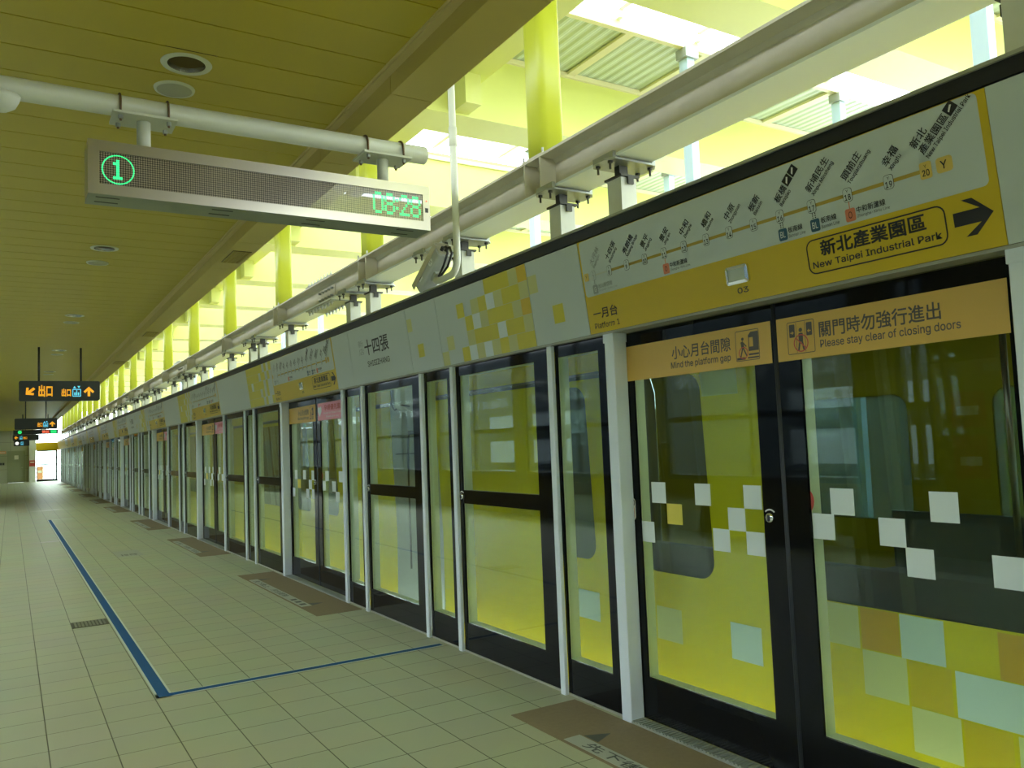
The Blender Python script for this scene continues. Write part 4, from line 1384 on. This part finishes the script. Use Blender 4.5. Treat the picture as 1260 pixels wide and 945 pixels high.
train_car(-10.1, 6.52, C1, 'yellow train car behind the glass nearest the camera', cells1)
def mir(w):
    return [(14.05 - b, 14.05 - a, c, d) for a, b, c, d in w]
C2 = mir(C1) + [(20.1, 20.66, 0.72, 1.86), (21.15, 21.73, 0.72, 1.86)]
C2 = sorted(C2)
train_car(7.53, 24.1, [w for w in C2 if w[0] > 7.8 and w[1] < 23.8], 'second yellow train car behind the glass, past the coupling', [(9.75, 9.55, 0.33, 0.52, 'W'), (8.9, 8.7, 1.3, 1.5, 'P'), (11.6, 11.4, 0.3, 0.5, 'P')])
train_car(25.1, 41.7, [(a + 17.57, b + 17.57, c, d) for a, b, c, d in C2 if a > 7.8 and b < 23.8], 'third yellow train car, the farthest one behind the glass', [])
# coupling between cars: grey bellows with cables
for i, (ya, yb) in enumerate(((6.52, 7.53), (24.1, 25.1))):
    t = thing('train_coupling', 'grey gangway between the %s train cars behind the glass' % ('first and second' if i == 0 else 'second and third'), 'gangway', (0, ya, 0), 'gangways between the train cars')
    m = MB(); Lg = yb - ya
    m.box(3.55, 5.45, 0.002, Lg - 0.002, -0.3, 2.25, 'train_grey')
    for q in range(4):
        m.box(3.53, 3.55, 0.03 + q * Lg / 4, Lg / 4 - 0.03 + q * Lg / 4, -0.3, 2.2, 'train_grey')
    m.build('bellows', t)
    m = MB()
    yh = Lg - 0.05
    pts = [(3.245, yh, 2.12), (3.248, yh, 1.96), (3.256, yh, 1.925), (3.275, yh, 1.895), (3.31, yh, 1.88), (3.35, yh, 1.868), (3.38, yh, 1.845), (3.396, yh, 1.80), (3.40, yh, 1.74), (3.40, yh, 1.66)]
    m.tube(pts, 0.024, 'train_grey', 10)
    m.tube([(x - 0.035, yh, z - 0.03) for x, y, z in pts[:4]] + [(3.32, yh, 1.915), (3.40, yh, 1.905)], 0.010, 'cable', 8)
    m.build('hose', t)
    MB().tube([(3.40, Lg - 0.05, 1.66), (3.38, Lg - 0.05, 1.60), (3.37, Lg - 0.05, 1.30), (3.37, Lg - 0.05, 0.3)], 0.009, 'cable', 6).build('cable', t)
    MB().box(3.385, 3.43, Lg - 0.07, Lg - 0.03, 1.62, 1.66, 'dark_steel').build('clamp', t)
    MB().box(3.26, 3.60, Lg - 0.006, Lg - 0.002, 1.425, 1.435, 'train_dark').build('seam', t)

# ------------------------------------------------------------------ pipe, LED sign
PY, PZ = 4.14, 3.175
t = thing('ceiling_pipe', 'white round pipe across the platform carrying the LED sign', 'pipe', (0, PY, 0))
m = MB()
m.lathe([(0.0, 2.03), (0.045, 2.03), (0.05, 2.025), (0.05, -3.2)], (0, 0, PZ), 'x', 'pipe_white', 28); m.build('pipe', t)
tg = MB(); tg.lathe([(0, -0.075), (0.03, -0.07), (0.058, -0.05), (0.072, -0.02), (0.076, 0.0), (0.0, 0.0)], (-0.04, -0.02, PZ - 0.045), 'z', 'hanger_white', 24)
tag(tg.build('ceiling_dome', None, (0, PY, 0)), 'white dome fixture under the left end of the pipe, cut by the photo edge', 'dome')
t = thing('led_sign', 'long steel LED sign showing a circled 1 and 08:28 in green', 'sign', (0, 4.05, 0))
X0, X1, Z0, Z1, SD = 0.295, 2.005, 2.714, 2.966, 0.19
m = MB()
sx0, sx1, sz0, sz1 = X0 + 0.047, X1 - 0.043, Z0 + 0.049, Z1 - 0.052
v, f = hole_plate([(X0, Z0), (X1, Z0), (X1, Z1), (X0, Z1)], [(sx0, sx1, sz0, sz1)])
m.raw([(p[0], 0, p[1]) for p in v], f, 'stainless')
for a, b, c, d in ((sx0, sz0, sx1, sz0), (sx1, sz0, sx1, sz1), (sx1, sz1, sx0, sz1), (sx0, sz1, sx0, sz0)):
    m.face([(a, 0, b), (c, 0, d), (c, 0.006, d), (a, 0.006, b)], 'sign_black')
m.face([(X0, 0, Z0), (X0, SD, Z0), (X0, SD, Z1), (X0, 0, Z1)], 'stainless'); m.face([(X1, 0, Z0), (X1, SD, Z0), (X1, SD, Z1), (X1, 0, Z1)], 'stainless')
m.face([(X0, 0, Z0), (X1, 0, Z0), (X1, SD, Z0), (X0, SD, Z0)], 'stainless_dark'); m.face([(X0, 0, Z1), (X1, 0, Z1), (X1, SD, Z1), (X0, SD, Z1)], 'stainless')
m.face([(X0, SD, Z0), (X1, SD, Z0), (X1, SD, Z1), (X0, SD, Z1)], 'stainless')
m.build('housing', t)
scr = MB().box(sx0 - 0.004, sx1 + 0.004, 0.006, 0.012, sz0 - 0.004, sz1 + 0.004, 'dot_matrix').build('screen', t)
DIG = {'0': ['01110', '10001', '10001', '10001', '10001', '10001', '01110'], '8': ['01110', '10001', '10001', '01110', '10001', '10001', '01110'],
       '2': ['01110', '10001', '00001', '00010', '00100', '01000', '11111'], '1': ['00100', '01100', '00100', '00100', '00100', '00100', '01110']}
m = MB()
def dot(x, z, r=0.0036, mat='led_green'):
    m.raw([(x + r * math.cos(PI / 3 * q), 0.0052, z + r * math.sin(PI / 3 * q)) for q in range(6)], [tuple(range(6))], mat)
cx, cz, R_ = sx0 + 0.078, (sz0 + sz1) / 2 - 0.001, 0.066
for q in range(52):
    a = 2 * PI * q / 52
    dot(cx + R_ * math.cos(a), cz + R_ * math.sin(a))
pt = 0.0085
for r, row in enumerate(DIG['1']):
    for k, c in enumerate(row):
        if c == '1':
            for da in (0, 1):
                for db in (0, 1):
                    dot(cx + (k - 2.4 + da * 0.5) * 2 * pt * 0.78, cz + (3.0 - r - db * 0.5 + 0.3) * 2 * pt * 0.78)
m.build('platform_number', t)
m = MB()
x = sx1 - 0.292
for ch in '08:28':
    if ch == ':':
        for zz in (-0.022, 0.022):
            for da in (0, 1):
                for db in (0, 1):
                    dot(x + da * pt, cz + zz + db * pt)
        x += 0.020
        continue
    for r, row in enumerate(DIG[ch]):
        for k, c in enumerate(row):
            if c == '1':
                for da in (0, 1):
                    for db in (0, 1):
                        dot(x + (k * 2 + da) * pt * 0.72, cz + 0.058 - (r * 2 + db) * pt, 0.0034)
    x += 0.067
m.build('clock_digits', t)
m = MB(); m.box(X1 - 0.030, X1 - 0.012, -0.002, 0.001, Z0 + 0.10, Z0 + 0.125, 'sign_black'); m.disc((X1 - 0.021, -0.001, Z0 + 0.165), 0.005, 'y', 'led_red', 10); m.build('sensor', t)
m = MB()
for xx in (0.38, 0.89, 1.36, 1.87):
    for yy in (0.05, 0.13):
        m.box(xx - 0.05, xx + 0.05, yy - 0.006, yy + 0.006, Z0 - 0.0015, Z0 - 0.0003, 'dark_steel')
m.build('vent_slots', t)
for xx in (0.54, 1.765):
    h = MB(); h.tube([(xx, 0.09, Z1), (xx, 0.09, PZ - 0.058)], 0.031, 'pipe_white', 20); hs = h.build('drop_pipe', t)
    h = MB(); h.box(xx - 0.14, xx + 0.14, 0.0, 0.18, PZ - 0.064, PZ - 0.052, 'pipe_white'); h.build('flange', hs)
    for dx in (-0.105, 0.105):
        h = MB()
        arc = [(xx + dx, 0.09 + 0.056 * math.cos(a), PZ + 0.056 * math.sin(a)) for a in [PI * q / 12 for q in range(13)]]
        h.tube([(xx + dx, 0.09 + 0.056, PZ - 0.09)] + arc + [(xx + dx, 0.09 - 0.056, PZ - 0.09)], 0.0055, 'rust', 8)
        for yy in (0.146, 0.034):
            h.lathe([(0, -0.018), (0.011, -0.018), (0.011, 0)], (xx + dx, yy, PZ - 0.064), 'z', 'galvanised', 6, False)
        h.build('u_bolt', hs)

# ------------------------------------------------------------------ camera on its hooked pole
t = thing('camera_pole', 'white hooked pole carrying the surveillance camera in front of the steel beam', 'pole', (2.75, 5.14, 0))
m = MB()
pts = [(0, 0, 5.58), (0, 0, 3.75), (0, 0, 2.86)]
for q in range(1, 8):
    a = PI / 2 * q / 7
    pts.append((0, 0.10 - 0.10 * math.cos(a), 2.86 - 0.11 * math.sin(a)))
pts += [(0, 0.28, 2.742), (0, 0.34, 2.75), (0, 0.375, 2.78), (0, 0.385, 2.80)]
m.tube(pts, 0.026, 'pipe_white', 16); m.build('tube', t)
m = MB(); m.tube([(0, 0, 3.68), (0, 0, 3.82)], 0.031, 'pipe_white', 16); m.build('sleeve', t)
t = thing('security_camera', 'grey surveillance camera on the white hooked pole above the header', 'camera', (2.75, 5.525, 2.86))
m = MB()
body = rr_pts(-0.064, 0.064, -0.068, 0.055, 0.018, 4)
m.prism(body, 'y', -0.17, 0.20, 'cctv_body')
m.build('body', t)
m = MB(); m.prism([(-0.072, 0.0), (-0.070, 0.052), (-0.05, 0.066), (0.05, 0.066), (0.070, 0.052), (0.072, 0.0), (0.066, 0.0), (0.064, 0.048), (0.047, 0.058), (-0.047, 0.058), (-0.064, 0.048), (-0.066, 0.0)], 'y', -0.19, 0.235, 'cctv_shade'); m.build('sun_shield', t)
m = MB(); m.box(-0.05, 0.05, -0.18, -0.17, -0.045, 0.045, 'cctv_shade'); m.build('back_plate', t)
m = MB()
m.lathe([(0, 0.0), (0.045, 0.0), (0.045, 0.012)], (0, 0.20, 0), 'y', 'sign_black', 20); m.build('lens', t)
m = MB()
for dx in (-0.02, 0.018):
    m.lathe([(0.014, 0), (0.014, -0.03), (0, -0.03)], (dx, -0.18, -0.01), 'y', 'cable', 10)
    m.tube([(dx, -0.20, -0.01), (dx, -0.235, -0.035), (dx, -0.22, -0.09), (dx, -0.12, -0.12), (dx * 0.5, -0.03, -0.115), (0, 0.01, -0.10)], 0.009, 'cable', 8)
m.build('cable', t)
m = MB(); m.box(-0.03, 0.03, -0.02, 0.06, -0.095, -0.066, 'cctv_body'); m.lathe([(0.03, -0.13), (0.03, -0.095), (0, -0.095)], (0, 0.02, 0), 'z', 'pipe_white', 14); m.build('mount', t)
pm = MB(); p = Plane(pm, (-0.0635, 0, 0), (0, -1, 0), (0, 0, 1), 0.001)
p.circ(0.06, -0.015, 0.030, 'ink_white'); p.text('14', 0.045, -0.028, 'ink', 0.03, 0.024, k=2)
p.rect(-0.14, -0.09, -0.02, 0.02, 'ink_white'); p.rect(-0.135, -0.095, -0.004, 0.004, 'ink', 2)
pm.build('sticker', t)
t.rotation_euler = (math.radians(-38), 0, math.radians(6))

# ------------------------------------------------------------------ ceiling fittings
d0 = s0 = None
for i, y in enumerate(lights_y):
    if y > 30:
        break
    lab = 'recessed round ceiling light, %s one from the front' % ORD[i]
    if d0 is None:
        d0 = thing('ceiling_light', lab, 'ceiling light', (0.75, y, ZC), 'round ceiling lights')
        m = MB(); m.lathe([(0.090, -0.004), (0.118, -0.006), (0.122, 0.0)], (0, 0, 0), 'z', 'pipe_white', 32); m.build('rim', d0)
        m = MB(); m.lathe([(0.092, -0.003), (0.086, 0.04), (0.070, 0.09), (0.03, 0.11), (0, 0.112)], (0, 0, 0), 'z', 'reflector', 32); m.build('reflector_cup', d0)
        m = MB(); m.lathe([(0.03, 0.085), (0.028, 0.06), (0.0, 0.052)], (0, 0, 0), 'z', 'lamp_lens', 16); m.build('bulb', d0)
    else:
        dup(d0, (0.75, y, ZC), lab)
for i, y in enumerate([4.53, 9.06, 13.26, 17.46, 21.66]):
    lab = 'flat round ceiling speaker beside the %s ceiling light from the front' % ORD[i]
    if s0 is None:
        s0 = thing('ceiling_speaker', lab, 'speaker', (0.745, y, ZC), 'round ceiling speakers')
        m = MB(); m.lathe([(0.088, -0.010), (0.100, -0.010), (0.104, 0.0)], (0, 0, 0), 'z', 'pipe_white', 32); m.build('rim', s0)
        m = MB(); m.disc((0, 0, -0.008), 0.089, 'z', 'speaker_mesh', 32); m.build('grille', s0)
    else:
        dup(s0, (0.745, y, ZC), lab)
v0 = None
for i, y in enumerate([7.85, 13.45, 17.75, 22.6, 27.4]):
    lab = 'dark louvred vent in the olive soffit, %s one from the front' % ORD[i]
    if v0 is None:
        v0 = thing('soffit_vent', lab, 'vent', (1.825, y, 3.365), 'vents in the olive soffit')
        m = MB(); m.box(-0.085, 0.085, -0.25, 0.25, -0.004, -0.001, 'vent_dark'); m.build('backing', v0)
        m = MB()
        for q in range(12):
            yy = -0.235 + q * 0.0425
            m.box(-0.08, 0.08, yy, yy + 0.014, -0.010, -0.004, 'soffit_yellow')
        for q in range(5):
            m.box(-0.08 + q * 0.038, -0.074 + q * 0.038, -0.24, 0.24, -0.010, -0.004, 'soffit_yellow')
        m.build('grille', v0)
    else:
        dup(v0, (1.825, y, 3.365), lab)

# ------------------------------------------------------------------ hanging direction signs
def arrow_pts(cx, cz, s, ang):
    base = [(-0.12, -0.5), (0.12, -0.5), (0.12, 0.08), (0.36, -0.16), (0.5, 0.0), (0.0, 0.5), (-0.5, 0.0), (-0.36, -0.16), (-0.12, 0.08)]
    c, q = math.cos(ang), math.sin(ang)
    return [(cx + s * (x * c - y * q), cz + s * (x * q + y * c)) for x, y in base]
def lift_icon(p, a, b, s):
    p.frame(a, a + s, b, b + s, 0.012, s * 0.10, 'sign_blue'); p.rect(a + s * .22, a + s * .36, b + s * .16, b + s * .55, 'sign_blue'); p.rect(a + s * .64, a + s * .78, b + s * .16, b + s * .55, 'sign_blue')
    p.rect(a + s * .43, a + s * .57, b + s * .16, b + s * .62, 'sign_blue'); p.circ(a + s * .5, b + s * .75, s * .08, 'sign_blue', n=8)
    p.poly([(a + s * .08, b + s * 1.10), (a + s * .42, b + s * 1.10), (a + s * .25, b + s * 1.40)], 'sign_blue'); p.poly([(a + s * .58, b + s * 1.40), (a + s * .92, b + s * 1.40), (a + s * .75, b + s * 1.10)], 'sign_blue')
def dir_sign(x0, y, z0, z1, w, lab, mode, poles):
    t = thing('direction_sign', lab, 'sign', (x0, y, 0), None)
    MB().prism(rr_pts(0, w, z0, z1, 0.03, 4), 'y', 0, 0.16, 'sign_black').build('box', t)
    h = z1 - z0
    def part(nm, fn):
        m = MB(); fn(Plane(m, (0, 0, z0), (1, 0, 0), (0, 0, 1), 0.002)); m.build(nm, t)
    if mode == 'full':
        part('arrow', lambda p: p.poly(arrow_pts(0.165, h * 0.47, 0.17, math.radians(130)), 'sign_orange'))
        part('lettering', lambda p: p.text('出口', 0.295, h * 0.22, 'sign_orange', 0.205, h * 0.55, bold=0.03))
    if mode in ('full', 'half'):
        part('lettering', lambda p: p.text('出口', 0.645, h * 0.22, 'sign_orange', 0.14, h * 0.38, bold=0.03))
        part('lift_icon', lambda p: lift_icon(p, 0.81, h * 0.20, 0.135))
        part('arrow', lambda p: p.poly(arrow_pts(1.07, h * 0.46, 0.17, 0), 'sign_orange'))
    if mode == 'left':
        part('arrow', lambda p: p.poly(arrow_pts(0.14, h * 0.5, 0.16, PI / 2), 'sign_orange'))
        part('lift_icon', lambda p: lift_icon(p, 0.28, h * 0.20, 0.12))
        part('lettering', lambda p: p.text('出口', 0.44, h * 0.25, 'sign_orange', 0.15, h * 0.4, bold=0.03))
    if mode == 'small':
        part('white_disc', lambda p: p.circ(0.16, h * 0.5, h * 0.3, 'sign_white'))
        part('lift_icon', lambda p: lift_icon(p, 0.33, h * 0.2, h * 0.45))
    for q in poles:
        MB().tube([(q - x0, 0.08, z1), (q - x0, 0.08, ZC)], 0.018, 'dark_steel', 10).build('hanger_rod', t)
dir_sign(0.12, 16.3, 2.53, 2.875, 1.245, 'black hanging exit sign with orange arrows at both ends, the nearest', 'full', (0.42, 1.07))
dir_sign(0.11, 31.0, 2.50, 2.86, 1.22, 'smaller looking black hanging exit sign with one upward arrow, the second', 'half', (0.42, 1.0))
dir_sign(0.09, 46.0, 2.44, 2.72, 1.10, 'far black hanging sign with sideways arrow below the red and green display', 'left', (0.4, 0.9))
dir_sign(0.15, 53.0, 2.28, 2.58, 0.75, 'farthest small hanging sign with a white disc', 'small', (0.35, 0.7))
t = thing('led_sign', 'distant LED sign with red digits and a green clock among the hanging signs', 'sign', (0.1, 41.0, 0))
MB().box(0, 1.68, 0, 0.19, 2.60, 2.79, 'sign_black').build('housing', t)
m = MB(); p = Plane(m, (0, 0, 2.60), (1, 0, 0), (0, 0, 1), 0.002)
p.circ(0.24, 0.10, 0.075, 'sign_green', n=14)
p.text('09:31', 1.08, 0.045, 'led_red', 0.26, 0.10, bold=0.03); p.rect(1.40, 1.62, 0.03, 0.16, 'sign_green')
m.build('lettering', t)
for q in (0.35, 1.3):
    MB().tube([(q, 0.09, 2.79), (q, 0.09, ZC)], 0.02, 'dark_steel', 10).build('hanger_rod', t)

# ------------------------------------------------------------------ marks and fittings on the floor
m = MB(); p = Plane(m, (0, 0, 0), (1, 0, 0), (0, 1, 0), 0.0012)
p.rect(0.782, 2.785, 5.642, 5.728, 'line_white'); p.rect(0.782, 0.880, 5.642, 23.45, 'line_white', 1.0)
p.rect(0.797, 0.866, 5.655, 23.45, 'line_blue', 1.6); p.rect(0.866, 2.785, 5.655, 5.714, 'line_blue', 1.6)
p.rect(0.88, 1.35, 23.36, 23.45, 'line_white')
tag(m.build('floor_line'), 'blue floor line with pale edges turning a corner towards the screen', 'floor line')
t = thing('floor_drain', 'dark square floor drain left of the blue line', 'drain', (0.623, 8.545, 0))
MB().box(-0.148, 0.148, -0.148, 0.148, 0.0004, 0.003, 'drain_metal').build('frame', t)
m = MB()
for a in range(9):
    for b in range(9):
        m.box(-0.125 + a * 0.029, -0.107 + a * 0.029, -0.125 + b * 0.029, -0.107 + b * 0.029, 0.003, 0.005, 'stainless_dark')
m.build('grate', t)
m = MB(); p = Plane(m, (0, 0, 0), (1, 0, 0), (0, 1, 0), 0.0012)
p.rect(1.38, 1.74, 13.7, 14.55, 'mat_strip'); p.text('排隊', 1.44, 13.80, 'mat_ink', 0.24, 0.24, k=2)
tag(m.build('floor_sticker'), 'worn pale queue sticker on the tiles right of the blue line', 'sticker')
m = MB(); m.box(0.12, 0.42, 27.6, 33.3, 0.0004, 0.004, 'tactile')
for q in range(5):
    m.box(0.14 + q * 0.058, 0.165 + q * 0.058, 27.6, 33.3, 0.004, 0.009, 'tactile')
tag(m.build('tactile_paving'), 'ribbed tactile paving strip far down the platform', 'tactile strip')
tag(MB().box(0.5, 1.85, 27.74, 27.86, 0.0004, 0.004, 'stainless').build('joint_cover'), 'shiny metal joint cover across the floor far down the platform', 'floor strip')
tag(MB().box(0.47, 0.773, 17.28, 17.40, 0.0004, 0.003, 'stainless').build('joint_cover'), 'short metal floor strip left of the blue line', 'floor strip')
